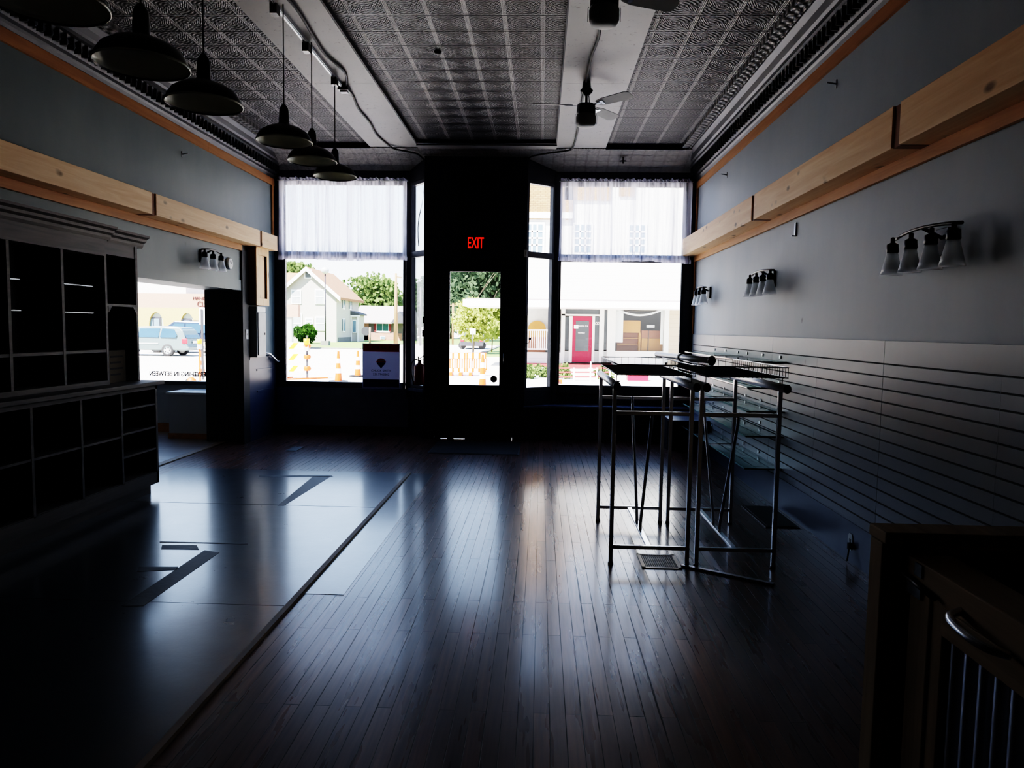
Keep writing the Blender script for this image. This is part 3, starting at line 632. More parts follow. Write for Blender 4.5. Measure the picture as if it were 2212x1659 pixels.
# ------------------------------------------------------------------ pendants and track
pend = [(6.75, -1.93, 2.875, 'farthest black dome pendant, closest to the front window'), (5.95, -1.89, 2.833, 'black dome pendant second from the front window'), (5.25, -1.87, 2.812, 'black dome pendant third from the front window'),
        (3.92, -1.83, 2.674, 'black dome pendant hanging before the left cornice, third nearest the camera'), (3.22, -1.78, 2.63, 'second nearest black dome pendant at upper left'), (2.56, -1.75, 2.61, 'nearest black dome pendant, mostly cut off by the top edge')]
root = None
for i, (y, x, z, lb) in enumerate(pend):
    if root is None:
        root = t = thing('pendant_lamp', lb, 'pendant lamp', (x, y, z), 0, 'black dome pendant lamps')
        MB().lathe([(.03, .235), (.033, .225), (.036, .14), (.045, .125), (.075, .115), (.12, .10), (.165, .07), (.187, .035), (.193, .008), (.196, .0)], seg=40).build('shade', 'enamel', t)
        MB().lathe([(.196, 0), (.200, .003), (.1985, .010), (.192, .008), (.184, .03), (.16, .062), (.115, .09), (.06, .105), (0, .108)], seg=40).build('shade_lining', 'enamel_in', t)
        MB().lathe([(0, .27), (.012, .268), (.03, .24), (.03, .225)], seg=16).build('cap', 'enamel', t)
        o = MB().tube([(0, 0, .25), (0, 0, 1.0)], .0045, 8).build('cord', 'rubber', t)
    else:
        t = dup(root, (x, y, z), 0, lb)
    # cord up to the ceiling track: its own length
    L = 3.76 - z
    for c in t.children:
        if c.name.startswith('cord'):
            c.scale = (1, 1, (L) / 1.0); c.location = (0, 0, .25 - .25 * L)
t = thing('ceiling_track', 'metal lighting track on the left pale ceiling board above the far pendants', 'lighting track', (-1.93, 6, 3.79))
MB().box((-1.945, 5.15, 3.765), (-1.915, 6.95, 3.79)).box((-1.938, 5.15, 3.757), (-1.922, 6.95, 3.765)).wbuild('rail', 'steel', t)
for y in (6.75, 5.95, 5.25): box((-1.955, y - .035, 3.70), (-1.905, y + .035, 3.77)).wbuild('adapter', 'enamel', t)
box((-1.97, 6.98, 3.74), (-1.87, 7.08, 3.79)).wbuild('junction_box', 'enamel', t); box((-1.955, 7.01, 3.728), (-1.885, 7.07, 3.74)).wbuild('junction_plate', 'whitepl', t)
t = thing('ceiling_track', 'metal lighting track above the near pendants, at the upper left', 'lighting track', (-1.80, 3.2, 3.79))
MB().box((-1.845, 2.3, 3.765), (-1.80, 4.1, 3.79)).wbuild('rail', 'steel', t)
for y, x in ((3.92, -1.83), (3.22, -1.79), (2.56, -1.77)): box((x - .025, y - .035, 3.70), (x + .025, y + .035, 3.77)).wbuild('adapter', 'enamel', t)
def smooth(pts, n=6):
    P = [Vector(p) for p in pts]; P = [P[0]] + P + [P[-1]]; out = []
    for i in range(1, len(P) - 2):
        for k in range(n):
            t = k / n; a, b, c, d = P[i - 1:i + 3]
            out.append(.5 * ((2 * b) + (c - a) * t + (2 * a - 5 * b + 4 * c - d) * t * t + (3 * b - a - 3 * c + d) * t ** 3))
    return out + [P[-2]]
def cable(label, pts, r=.011, name='ceiling_cable'):
    o = MB().tube(smooth(pts), r, 8).build(name, 'cable'); tag(o, label, 'cable'); return o
cable('dark cable snaking from the ceiling track to the front column', [(-1.89, 7.08, 3.775), (-1.90, 7.3, 3.775), (-1.95, 7.7, 3.775), (-1.95, 8.2, 3.775), (-1.99, 8.7, 3.775), (-1.95, 9.2, 3.775), (-1.90, 9.32, 3.76), (-1.75, 9.42, 3.75), (-1.64, 9.5, 3.74), (-1.57, 9.62, 3.70)])
cable('sagging cable running beside the near part of the ceiling track', [(-1.84, 4.9, 3.775), (-1.80, 5.3, 3.775), (-1.83, 5.8, 3.775), (-1.85, 6.2, 3.775), (-1.80, 6.6, 3.775), (-1.86, 6.9, 3.775), (-1.90, 6.98, 3.77)], .012)
cable('cable from the far ceiling fan over to the right of the front column', [(.37, 6.95, 3.77), (.37, 7.6, 3.77), (.38, 8.6, 3.77), (.36, 9.25, 3.77), (.30, 9.36, 3.76), (.05, 9.45, 3.745), (-.15, 9.55, 3.73), (-.21, 9.62, 3.70)])
cable('cable on the pale ceiling board between the two ceiling fans', [(.37, 4.65, 3.775), (.35, 5.1, 3.775), (.38, 5.5, 3.775), (.41, 5.8, 3.775), (.38, 6.3, 3.775), (.38, 6.85, 3.775)], .012)

# ------------------------------------------------------------------ ceiling fans
def fan(label, loc, angs):
    t = thing('ceiling_fan', label, 'ceiling fan', loc, 0, 'ceiling fans on the right pale board')
    zt = ZC - .01 - loc[2]
    MB().lathe([(0, zt), (.035, zt), (.042, zt - .06), (.06, zt - .08), (.05, zt - .10), (.02, zt - .13), (0, zt - .13)], seg=24).build('canopy', 'enamel', t)
    MB().tube([(0, 0, .20), (0, 0, zt - .1)], .012, 10).tube([(.03, 0, .2), (.02, 0, zt - .1)], .004, 6).build('downrod', 'enamel', t)
    MB().lathe([(0, .205), (.05, .205), (.083, .195), (.088, .15), (.088, .11), (.08, .105), (0, .10)], seg=32).build('motor_housing', 'enamel', t)
    MB().lathe([(.086, .105), (.093, .09), (.093, .03), (.08, .005), (.045, -.008), (0, -.01)], seg=32).build('light_bowl', 'bladem', t)
    for a in angs:
        r = Matrix.Rotation(a, 4, 'Z') @ Matrix.Translation((0, 0, .185)) @ Matrix.Rotation(math.radians(-14), 4, 'X')
        mb = MB(); mb.add([(.13, -.035, 0), (.2, -.055, 0), (.46, -.062, 0), (.50, -.04, 0), (.50, .04, 0), (.46, .062, 0), (.2, .055, 0), (.13, .035, 0)] + [(.13, -.035, .006), (.2, -.055, .006), (.46, -.062, .006), (.50, -.04, .006), (.50, .04, .006), (.46, .062, .006), (.2, .055, .006), (.13, .035, .006)],
               [tuple(range(8)), tuple(range(15, 7, -1))] + [(i, (i + 1) % 8, 8 + (i + 1) % 8, 8 + i) for i in range(8)], T=r)
        b = mb.build('blade', 'bladem', t)
        mb = MB(); mb.box((.07, -.012, -.004), (.2, .012, 0), T=r); mb.box((.17, -.03, -.004), (.2, .03, 0), T=r); mb.build('blade_bracket', 'chrome', b)
    for sx in (-1, 1): MB().tube([(sx * .095, 0, .11), (sx * .1, 0, .10), (sx * .1, 0, .02)], .002, 6).build('pull_chain', 'chrome', t)
    return t
fan('ceiling fan hanging nearer the camera, cut by the top edge', (.355, 4.62, 3.37), [math.radians(a) for a in (176, 20, 300)])
fan('far ceiling fan below the pale board, ahead of the right window', (.385, 6.9, 3.385), [math.radians(a) for a in (186, 52, 318)])
t = thing('sprinkler_head', 'small dark sprinkler head on the front ceiling before the right curtain', 'sprinkler', (1.03, 9.62, 3.69))
MB().tube([(0, 0, .06), (0, 0, -.03)], .01, 8).build('pipe', 'bronze', t); MB().lathe([(0, .0), (.045, -.002), (.045, .004), (0, .006)], seg=16).build('deflector', 'bronze', t)
t = thing('ceiling_escutcheon', 'small dark round cap on the tin ceiling between the pale boards', 'cap', (-.91, 6.27, 3.825)); MB().lathe([(0, -.02), (.025, -.02), (.035, 0)], seg=16).build('cap', 'bronze', t)

# ------------------------------------------------------------------ curtains
def curtain(label, x0, x1, z0, z1, y, seed):
    rnd = random.Random(seed)
    t = thing('sheer_curtain', label, 'curtain', ((x0 + x1) / 2, y, z0))
    n = 260; W = x1 - x0; ph = [rnd.uniform(0, 6.28) for _ in range(6)]
    def off(u, w): return .016 * math.sin(u * 61 + ph[0] + .4 * w) + .011 * math.sin(u * 113 + ph[1]) + .012 * math.sin(u * 31 + ph[2] + 1.2 * w) * (.5 + w) + .006 * math.sin(u * 190 + ph[3])
    rows = 10; vs = []; fs = []
    for j in range(rows + 1):
        w = 1 - j / rows
        for i in range(n + 1):
            u = i / n; x = (u - .5) * (W * (1 + .02 * (w if seed == 1 else w * .6))); z = (z1 - z0) * (j / rows)
            if j == 0: z += -.012 * math.sin(u * 9 + ph[4]) - .006 * math.sin(u * 33)
            vs.append((x + .006 * math.sin(u * 90 + 3 * w), off(u, w) * (.55 + .6 * w), z))
    for j in range(rows):
        for i in range(n): a = j * (n + 1) + i; fs.append((a, a + 1, a + n + 2, a + n + 1))
    mb = MB(); mb.add(vs, fs, True); mb.build('cloth', 'sheer', t)
    # ruffle above the rod
    vs = []; fs = []; n = 300
    for j in range(4):
        for i in range(n + 1):
            u = i / n; vs.append(((u - .5) * W, .018 * math.sin(u * 240 + j) + .01 * math.sin(u * 97), (z1 - z0) + j * .012 + (.008 * math.sin(u * 150) + .006 * math.sin(u * 61) if j == 3 else 0)))
    for j in range(3):
        for i in range(n): a = j * (n + 1) + i; fs.append((a, a + 1, a + n + 2, a + n + 1))
    mb = MB(); mb.add(vs, fs, True); mb.build('ruffle', 'sheer', t)
    MB().tube([(-W / 2 - .02, 0, z1 - z0), (W / 2 + .02, 0, z1 - z0)], .006, 8).build('rod', 'whitepl', t)
    # hem: a doubled band of cloth
    mb = MB(); vs = []; fs = []; n = 200
    for j in range(2):
        for i in range(n + 1):
            u = i / n; vs.append(((u - .5) * W * 1.02, off(u, 1) * 1.15 - .004, -.005 + j * .05 - .012 * math.sin(u * 9 + ph[4])))
    for i in range(n): fs.append((i, i + 1, n + 2 + i, n + 1 + i))
    mb.add(vs, fs, True); mb.build('hem', 'sheer', t)
curtain('white sheer curtain across the top of the left front window', -3.61, -1.85, 2.405, 3.475, 9.90, 1)
curtain('white sheer curtain across the top of the right front window', .235, 1.985, 2.425, 3.485, 9.90, 2)

# ------------------------------------------------------------------ exit sign, extinguisher, sale sign, door bits
t = thing('exit_sign', 'lit red exit sign above the front door', 'exit sign', (-.875, DW - .03, 2.61))
box((-.15, -.02, -.10), (.15, .03, .10)).build('housing', 'dkplastic', t, bevel=.006)
text('letters', 'EXIT', .205, 'exitred', Matrix.Translation((0, -.022, 0)) @ FACE_CAM, t, .001, .52)
t = thing('fire_extinguisher', 'fire extinguisher with hose hanging left of the front door', 'fire extinguisher', (-1.60, DW - .09, .735))
MB().lathe([(0, 0), (.066, 0), (.07, .01), (.07, .24), (.062, .265), (.03, .285), (.022, .30), (.02, .32), (0, .32)], seg=28).build('cylinder', 'red', t)
MB().box((-.02, -.02, .31), (.02, .02, .335)).bar((-.02, 0, .335), (.06, 0, .395), .02, .01).bar((-.01, 0, .33), (.07, 0, .34), .02, .008).tube([(-.01, 0, .33), (-.02, 0, .38)], .008, 8).build('valve_handle', 'dkplastic', t)
MB().tube(smooth([(-.01, -.01, .325), (-.06, -.01, .34), (-.105, -.01, .28), (-.11, -.01, .18), (-.095, -.01, .09), (-.08, -.01, .04)]), .008, 8).build('hose', 'rubber', t)
MB().tube([(-.08, -.01, .05), (-.075, -.01, 0)], .012, 8, r2=.016).build('nozzle', 'rubber', t)
t = thing('sale_sign', 'red, white and blue for-sale board leaning on the left window sill', 'sign', (-2.205, 9.945, .645))
w, h = .262, .625
box((-w, -.006, 0), (w, .0, h)).build('board', 'signwhite', t, bevel=.003)
box((-w + .012, -.009, h - .115), (w - .012, -.006, h - .012)).build('red_band', 'signred', t)
box((-w + .012, -.009, .018), (w - .012, -.006, .125)).build('blue_band', 'signblue', t)
T = lambda x, z: Matrix.Translation((x, -.0095, z)) @ FACE_CAM
text('headline', 'FOR SALE', .062, 'signink', T(0, h - .063), t, .0005)
text('name_line', 'CHUCK SMITH', .042, 'signink', T(0, .245), t, .0005); text('phone_line', '231.794.0802', .042, 'signink', T(0, .195), t, .0005)
text('office_line', 'RE/MAX BAYSHORE', .034, 'signink', T(0, .093), t, .0005); text('office_phone', '231.887.4777', .034, 'signink', T(0, .05), t, .0005)
# balloon emblem: striped top, navy lower half, small basket point
mb = MB(); pts = [(.066 * math.cos(a * PI / 16), .355 + .052 * math.sin(a * PI / 16) + .01) for a in range(0, 17)]
mb.prism(pts, 1, -.0095, -.0062); 
mb.build('emblem_dome', 'signred', t)
mb = MB(); mb.prism([(-.066, .38), (.066, .38), (.064, .391), (-.064, .391)], 1, -.0108, -.0062); mb.build('emblem_stripe', 'signwhite', t)
mb = MB(); mb.prism([(-.066, .362), (.066, .362), (.05, .335), (.012, .292), (0, .276), (-.012, .292), (-.05, .335)], 1, -.0095, -.0062); mb.build('emblem_base', 'signblue', t)
for (x, y, z, lb) in ((-1.535, DW - .03, 1.60, 'upper small black sensor box on the left edge of the door column'), (-1.54, DW - .03, 1.42, 'lower small black sensor box on the left edge of the door column'), (-.215, DW - .03, 1.63, 'small black sensor box on the right edge of the door column')):
    tt = thing('sensor_box', lb, 'sensor', (x, y, z)); box((-.035, -.02, -.045), (.035, .02, .045)).build('case', 'dkplastic', tt, bevel=.004); box((-.012, -.024, -.012), (.012, -.02, .012)).build('lens', 'dkplastic', tt)
tt = thing('white_contact', 'small white box at the rail beside the right slanted pane', 'sensor', (-.215, DW - .02, 2.49)); box((-.02, -.02, -.045), (.02, .02, .045)).build('case', 'whitepl', tt, bevel=.004); box((-.008, -.023, -.02), (.008, -.02, .02)).build('cover', 'lightpl', tt)
tt = thing('hook_knob', 'small round knob on a curved wire by the right slanted pane', 'knob', (-.19, DW - .02, 1.35)); MB().ball((.05, 0, .02), .018).build('knob', 'bronze', tt); MB().tube(smooth([(.05, 0, .01), (.04, 0, -.03), (0, 0, -.04), (-.03, 0, -.03)]), .004, 6).build('wire', 'bronze', tt)
o = MB().lathe([(0, 0), (.047, 0), (.047, .003), (0, .003)], seg=28, T=Matrix.Translation((-.62, DW + .066, .82)) @ Matrix.Rotation(PI / 2, 4, 'X')).build('door_sticker', 'puck'); tag(o, 'round grey sticker at the bottom right of the door glass', 'sticker')
o = MB().tube(smooth([(-1.59, 9.80, 3.42), (-1.62, 9.83, 3.2), (-1.68, 9.87, 2.95), (-1.69, 9.89, 2.75), (-1.68, 9.88, 2.6)]), .006, 8).build('hanging_wire', 'cable'); tag(o, 'thin wire hanging in the left slanted transom pane', 'wire')
tt = thing('door_mat', 'dark door mat on the floor before the front door', 'mat', (-.75, 9.0, 0)); mb = MB(); mb.box((-.56, -.5, 0), (.5, .45, .01)); mb.build('pile', 'mat', tt, bevel=.003); mb = MB(); mb.box((-.58, -.52, 0), (.52, .47, .005)); mb.build('rubber_edge', 'rubber', tt)
# window seat under right window and corner bench
t = thing('window_seat', 'dark painted ledge seat running under the right front window', 'bench', (.9, 9.9, 0))
mb = MB(); poly = [(-.215, 9.60), (.12, 9.74), (XR - .02, 9.74), (XR - .02, 9.985), (.20, 9.985), (-.19, 9.64)]
mb.add([(x, y, .445) for x, y in poly] + [(x, y, .47) for x, y in poly], [tuple(range(6))[::-1], tuple(range(6, 12))] + [(i, (i + 1) % 6, 6 + (i + 1) % 6, 6 + i) for i in range(6)]); mb.wbuild('seat', 'sill', t, bevel=.003)
box((.14, 9.77, .0), (XR - .02, 9.79, .445)).wbuild('front_panel', 'black', t)
t = thing('corner_bench', 'low navy bench box in the front right corner under the slat wall', 'bench', (1.82, 9.2, 0))
box((-.24, -.5, .40), (.23, .52, .43)).build('top', 'navy', t, bevel=.003); box((-.20, -.1, .0), (.2, .5, .40)).build('box', 'black', t)

# ------------------------------------------------------------------ shelving on the left
t = thing('shelving_unit', 'tall dark wooden shop shelving with cornice along the left wall', 'shelving', (-3.5, 5, 0))
XF, XH, YE = -3.35, -3.5, 6.18
ds = [2.55, 3.07, 3.58, 4.10, 4.61, 5.13, 5.64]
box((XL + .005, 2.5, 0), (XF - .06, YE - .03, .11)).wbuild('plinth', 'cab', t)
box((XL + .005, 2.5, .965), (XF + .045, YE + .05, 1.0)).wbuild('countertop', 'cab', t, bevel=.006)
mb = MB(); mb.box((XF - .02, 2.5, .10), (XF, YE, .20)); mb.box((XF - .02, 2.5, .93), (XF, YE, .965)); mb.wbuild('base_frame', 'cab', t)
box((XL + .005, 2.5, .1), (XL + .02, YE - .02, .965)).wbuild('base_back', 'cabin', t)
for y in ds: box((XL + .02, y - .012, .19), (XF, y + .012, .935)).wbuild('base_divider', 'cab', t)
box((XL + .005, YE - .03, .1), (XF, YE, .965)).wbuild('end_panel', 'cab', t)
box((XL + .02, 2.5, .575), (XF - .003, 5.64, .592)).wbuild('shelf', 'cab', t); box((XL + .02, 2.5, .19), (XF - .01, YE - .03, .205)).wbuild('shelf', 'cab', t)
for z in (.79, .59, .40): box((XL + .02, 5.64, z), (XF - .003, YE - .03, z + .016)).wbuild('shelf', 'cab', t)
# hutch
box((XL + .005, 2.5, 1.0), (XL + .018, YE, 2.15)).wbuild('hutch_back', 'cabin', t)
for y in (2.55, 3.07, 3.60, 4.12, 4.65, 5.19, 5.72): box((XL + .018, y - .014, 1.0), (XH, y + .014, 2.05)).wbuild('upright', 'cab', t)
box((XL + .005, YE - .03, 1.0), (XH, YE, 2.16)).wbuild('end_panel', 'cab', t)
box((XL + .018, 2.5, 1.262), (XH - .002, 5.72, 1.284)).wbuild('shelf', 'cab', t); box((XL + .018, 5.73, 1.635), (XH - .002, YE - .03, 1.655)).wbuild('shelf', 'cab', t)
box((XL + .018, 2.5, 1.0), (XH + .01, 5.72, 1.035)).wbuild('bottom_rail', 'cab', t)
for z in (1.57, 1.78): box((XL + .018, 2.5, z), (XH - .05, 5.72, z + .008)).wbuild('glass_shelf', 'shelfglass', t)
mb = MB(); mb.add([(XH - .012, 5.745, 1.635), (XH - .012, 5.80, 1.635), (XH - .012, 5.745, 1.58)] + [(XH, 5.745, 1.635), (XH, 5.80, 1.635), (XH, 5.745, 1.58)], [(0, 1, 2), (5, 4, 3), (0, 2, 5, 3), (0, 3, 4, 1), (1, 4, 5, 2)])
mb.wbuild('corner_bracket', 'cab', t); mb = MB(); mb.add([(XH - .012, YE - .03, 1.635), (XH - .012, YE - .085, 1.635), (XH - .012, YE - .03, 1.58)] + [(XH, YE - .03, 1.635), (XH, YE - .085, 1.635), (XH, YE - .03, 1.58)], [(0, 1, 2), (5, 4, 3), (0, 2, 5, 3), (0, 3, 4, 1), (1, 4, 5, 2)])
mb.wbuild('corner_bracket', 'cab', t)
box((XL + .005, 2.5, 2.03), (XH + .01, 5.70, 2.17)).wbuild('frieze', 'cab', t); box((XL + .005, 5.70, 2.05), (XH - .005, YE, 2.17)).wbuild('frieze', 'cab', t)
cp = lambda d: [(XL + .005, 2.16), (XH + d, 2.16), (XH + d + .012, 2.18), (XH + d + .016, 2.20), (XH + d + .04, 2.215), (XH + d + .045, 2.235), (XH + d + .07, 2.25), (XH + d + .07, 2.268), (XL + .005, 2.268)]
MB().prism(cp(.015), 1, 2.5, 5.76).wbuild('cornice', 'cab', t); MB().prism([(a, b - .01) for a, b in cp(-.005)], 1, 5.76, YE + .09).wbuild('cornice', 'cab', t)
t = thing('paper_notice', 'brown paper notice standing in the end bay of the dark shelving', 'notice', (-3.56, 5.93, 1.0))
box((0, -.13, 0), (.004, .13, .27)).build('sheet', 'paper', t)
mb = MB()
for k in range(4): mb.box((.004, -.09, .21 - k * .05), (.005, .09 - .03 * (k % 2), .225 - k * .05))
mb.build('print_lines', 'paperink', t)

# ------------------------------------------------------------------ glass shelves on the slat wall
zl = [(1.25, 'top'), (1.03, 'second'), (.83, 'third'), (.62, 'fourth'), (.345, 'lowest')]
sh0 = None
def make_shelf():
    t = thing('glass_shelf', '', 'shelf', (0, 0, 0), 0, 'glass shelves on the slat wall')
    box((-.335, -.66, 0), (-.02, .66, .008)).build('glass_plate', 'shelfglass', t)
    box((-.340, -.66, -.001), (-.335, .66, .009)).build('polished_edge', 'edgeglass', t)
    box((-.335, -.668, -.003), (-.02, -.66, .010)).build('end_edge', 'glassend', t)
    for y in (-.5, .0, .5):
        mb = MB(); mb.prism([(-.02, -.001), (-.24, -.001), (-.24, -.008), (-.02, -.022)], 1, y - .0015, y + .0015); b = mb.build('bracket', 'steel', t)
        MB().box((-.028, y - .018, .03), (-.018, y + .018, .054)).build('clip', 'clip', b)
    return t
for z, w in zl:
    for y, q in ((6.78, 'nearer half of the row'), (8.12, 'farther half of the row')):
        lb = f'{w} glass shelf on the right slat wall, {q}'
        if w == 'top': lb = f'topmost glass shelf on the right slat wall, {q}'
        if sh0 is None: sh0 = make_shelf(); sh0.location = (XR, y, z); sh0['label'] = lb
        else: dup(sh0, (XR, y, z), 0, lb)

# ------------------------------------------------------------------ garment racks
def rack(label, x0, y0):
    t = thing('garment_rack', label, 'clothes rack', (x0, y0, 0), 0, 'chrome garment racks')
    W, Dp, w = .485, 1.04, .026
    for x in (0, W):
        for y in (0, Dp):
            l = MB().box((x - w / 2, y - w / 2, .012), (x + w / 2, y + w / 2, 1.135)).build('leg', 'chrome', t, bevel=.003)
            MB().lathe([(0, 0), (.017, 0), (.017, .014), (.010, .018), (0, .018)], (x, y, 0), 14).build('foot', 'dkplastic', l)
    for y in (0, Dp):
        box((w / 2, y - .01, .968), (W - w / 2, y + .01, .992)).build('upper_bar', 'chrome', t, bevel=.002); box((w / 2, y - .01, .104), (W - w / 2, y + .01, .128)).build('lower_bar', 'chrome', t, bevel=.002)
    box((W / 2 - .016, .01, .108), (W / 2 + .016, Dp - .01, .124)).build('base_bar', 'chrome', t, bevel=.002)
    for y, yb in ((.012, .40), (Dp - .012, .60)):
        s = 1 if y < .5 else -1
        MB().tube(smooth([(W / 2, y, .985), (W / 2, y + s * .03, .96), (W / 2, y + s * .06, .86), (W / 2, yb - s * .02, .22), (W / 2, yb, .124)]), .011, 10).build('support_arm', 'chrome', t)
    for x in (0, W):
        r = MB().tube([(x, -.12, 1.158), (x, Dp + .10, 1.158)], .021, 16, flat=1.25).build('hang_rail', 'satin', t)
        for y, s in ((-.12, -1), (Dp + .10, 1)): MB().ball((x, y + s * .006, 1.158), .025, 12, 8, (1, .6, 1.15)).build('end_cap', 'dkplastic', r)
    return t
rack('left chrome garment rack of the pair, over the floor grille', .475, 4.565)
rack('right chrome garment rack of the pair, nearer the slat wall', 1.02, 4.565)
def basket(label, x0, x1, y0, y1):
    t = thing('wire_basket', label, 'basket', (x0, y0, 1.228), 0, 'shallow wire display baskets'); W = x1 - x0; L = y1 - y0; H = .062; r = .0025
    mb = MB()
    for z in (0, H): mb.tube([(0, 0, z), (W, 0, z), (W, L, z), (0, L, z), (0, 0, z)], .0045 if z else .0035, 6)
    mb.build('rim', 'steel', t)
    mb = MB(); n = int(L / .05)
    for i in range(n + 1):
        y = L * i / n
        mb.bar((0, y, 0), (W, y, 0), r * 1.6); 
        if i % 1 == 0: mb.bar((0, y, 0), (0, y, H), r); mb.bar((W, y, 0), (W, y, H), r)
    m = int(W / .026)
    for i in range(m + 1):
        x = W * i / m; mb.bar((x, 0, -.003), (x, L, -.003), r * 1.6)
        if i % 2 == 0: mb.bar((x, L, 0), (x, L, H), r)
        mb.bar((x, 0, 0), (x, 0, H), r)
    mb.build('wire_mesh', 'basket', t)
    for x in (.004, W - .004):
        for y in (.09, L - .09): MB().tube([(x, y, 0), (x, y, -.045), (x + .022, y, -.05), (x - .02, y, -.05)], .003, 6).build('leg_hook', 'basket', t)
    return t
basket('left shallow wire basket resting on the left garment rack', .48, .955, 4.47, 5.70)
basket('right shallow wire basket resting on the garment rack by the slat wall', 1.025, 1.50, 4.42, 5.70)
t = thing('loose_hang_rail', 'loose chrome hanging tube lying slantwise on top of the wire baskets', 'tube', (.99, 5.1, 1.318))
MB().tube([(-.08, .58, 0), (.085, -.50, 0)], .021, 16).build('tube', 'satin', t); MB().ball((.088, -.515, 0), .027, 12, 8, (1, .8, 1.2)).build('end_cap', 'dkplastic', t); MB().tube([(0, .06, 0), (.006, .02, 0)], .026, 14).build('collar', 'dkplastic', t)
o = MB().bar((.93, 4.56, .007), (1.415, 4.255, .007), .03, .012).build('loose_flat_bar', 'steel'); tag(o, 'loose flat metal bar lying on the floor at the foot of the right rack', 'bar')

# ------------------------------------------------------------------ floor grilles, outlet
def grille(label, cx, cy, w, l, n):
    t = thing('floor_grille', label, 'floor vent', (cx, cy, 0)); f = .022
    mb = MB(); mb.box((-w / 2, -l / 2, 0), (w / 2, -l / 2 + f, .006)); mb.box((-w / 2, l / 2 - f, 0), (w / 2, l / 2, .006)); mb.box((-w / 2, -l / 2, 0), (-w / 2 + f, l / 2, .006)); mb.box((w / 2 - f, -l / 2, 0), (w / 2, l / 2, .006)); mb.build('frame', 'ventframe', t)
    mb = MB(); mb.box((-w / 2 + f, -l / 2 + f, 0), (w / 2 - f, l / 2 - f, .0015))
    for i in range(n): x = -w / 2 + f + (w - 2 * f) * (i + .5) / n; mb.box((x - .002, -l / 2 + f, .001), (x + .002, l / 2 - f, .005))
    mb.build('louvres', 'vent', t)
grille('square metal floor grille in front of the left garment rack', .795, 4.64, .25, .29, 16)
t = thing('floor_register', 'large dark floor plate against the slat wall base', 'floor vent', (1.88, 5.88, 0)); box((-.12, -.34, 0), (.14, .34, .006)).build('plate', 'vent', t); box((-.10, -.32, .006), (.12, .32, .009)).build('inset', 'vent', t)
o = MB().box((-3.02, 8.45, 0), (-2.90, 8.75, .005)).build('small_floor_plate', 'vent'); tag(o, 'small dark slot plate in the floor near the left window', 'floor vent')
t = thing('wall_outlet', 'white oval outlet plate with plug low on the right wall', 'outlet', (XR - .015, 4.75, .135))
mb = MB(); n = 20; c = [(-.004, .034 * math.copysign(abs(math.cos(2 * PI * k / n)) ** .6, math.cos(2 * PI * k / n)), .055 * math.copysign(abs(math.sin(2 * PI * k / n)) ** .6, math.sin(2 * PI * k / n))) for k in range(n)]
mb.add([(0, p[1], p[2]) for p in c] + c, [tuple(range(n, 2 * n))] + [(i, (i + 1) % n, n + (i + 1) % n, n + i) for i in range(n)]); mb.build('plate', 'whitepl', t)
mb = MB().box((-.006, -.014, -.02), (-.003, .014, .02)); mb.build('socket', 'dkplastic', t); MB().tube([(-.02, -.03, -.03), (-.03, -.03, -.12)], .005, 6).build('plug_cord', 'rubber', t); box((-.03, -.045, -.04), (-.002, -.02, .0)).build('plug', 'rubber', t)

# ------------------------------------------------------------------ barn-wood counter with gate
t = thing('barn_wood_counter', 'barn wood half wall with open dark top at lower right', 'counter', (.85, 1.8, 0))
box((.83, 1.735, 0), (.895, 1.80, 1.0)).wbuild('corner_post', 'barn', t, bevel=.004)
box((.895, 1.75, .0), (2.06, 1.79, 1.0)).wbuild('back_panel', 'barn', t); box((.83, 1.72, 1.0), (2.06, 1.81, 1.03)).wbuild('top_rail', 'barn_y', t, bevel=.004)
box((.90, 1.70, .985), (1.13, 1.75, 1.0)).wbuild('corner_block', 'barn_y', t)
t = thing('counter_gate', 'barn wood gate with corrugated metal panel and round pull handle', 'gate', (.88, 1.65, .02))
gx = .875
box((gx, 1.60, .05), (gx + .045, 1.685, .965)).wbuild('stile', 'barn', t, bevel=.003); box((gx + .006, 1.555, .05), (gx + .04, 1.60, .965)).wbuild('inner_stile', 'barn', t, bevel=.003)
box((gx - .002, .45, .915), (gx + .10, 1.70, .985)).wbuild('top_rail', 'barn_y', t, bevel=.004); box((gx + .004, .45, .85), (gx + .04, 1.56, .912)).wbuild('lower_rail', 'barn_y', t, bevel=.003)
mb = MB(); n = 240; vs = []
for i in range(n + 1):
    y = .45 + 1.12 * i / n; x = gx + .03 + .012 * math.tanh(2.2 * math.sin(2 * PI * y / .05)); vs += [(x, y, .05), (x, y, .87)]
mb.add(vs, [(2 * i, 2 * i + 2, 2 * i + 3, 2 * i + 1) for i in range(n)], True); mb.wbuild('corrugated_panel', 'corr', t)
MB().tube(smooth([(gx - .002, 1.48, .935), (gx - .035, 1.46, .93), (gx - .045, 1.40, .925), (gx - .035, 1.34, .92), (gx - .002, 1.32, .915)]), .009, 10, r2=.009).wbuild('pull_handle', 'chrome', t)
mb = MB(); mb.box((gx - .006, 1.63, .90), (gx, 1.70, .93)); mb.box((gx - .006, 1.63, .95), (gx, 1.66, .98)); mb.tube([(gx - .012, 1.56, .93), (gx - .012, 1.70, .94)], .006, 8); mb.wbuild('latch', 'bronze', t)
struct('counter_shade_block', box((1.0, -.2, .0), (2.06, 1.735, .80)), 'jamb')  # black block added to stand for the shade inside the counter

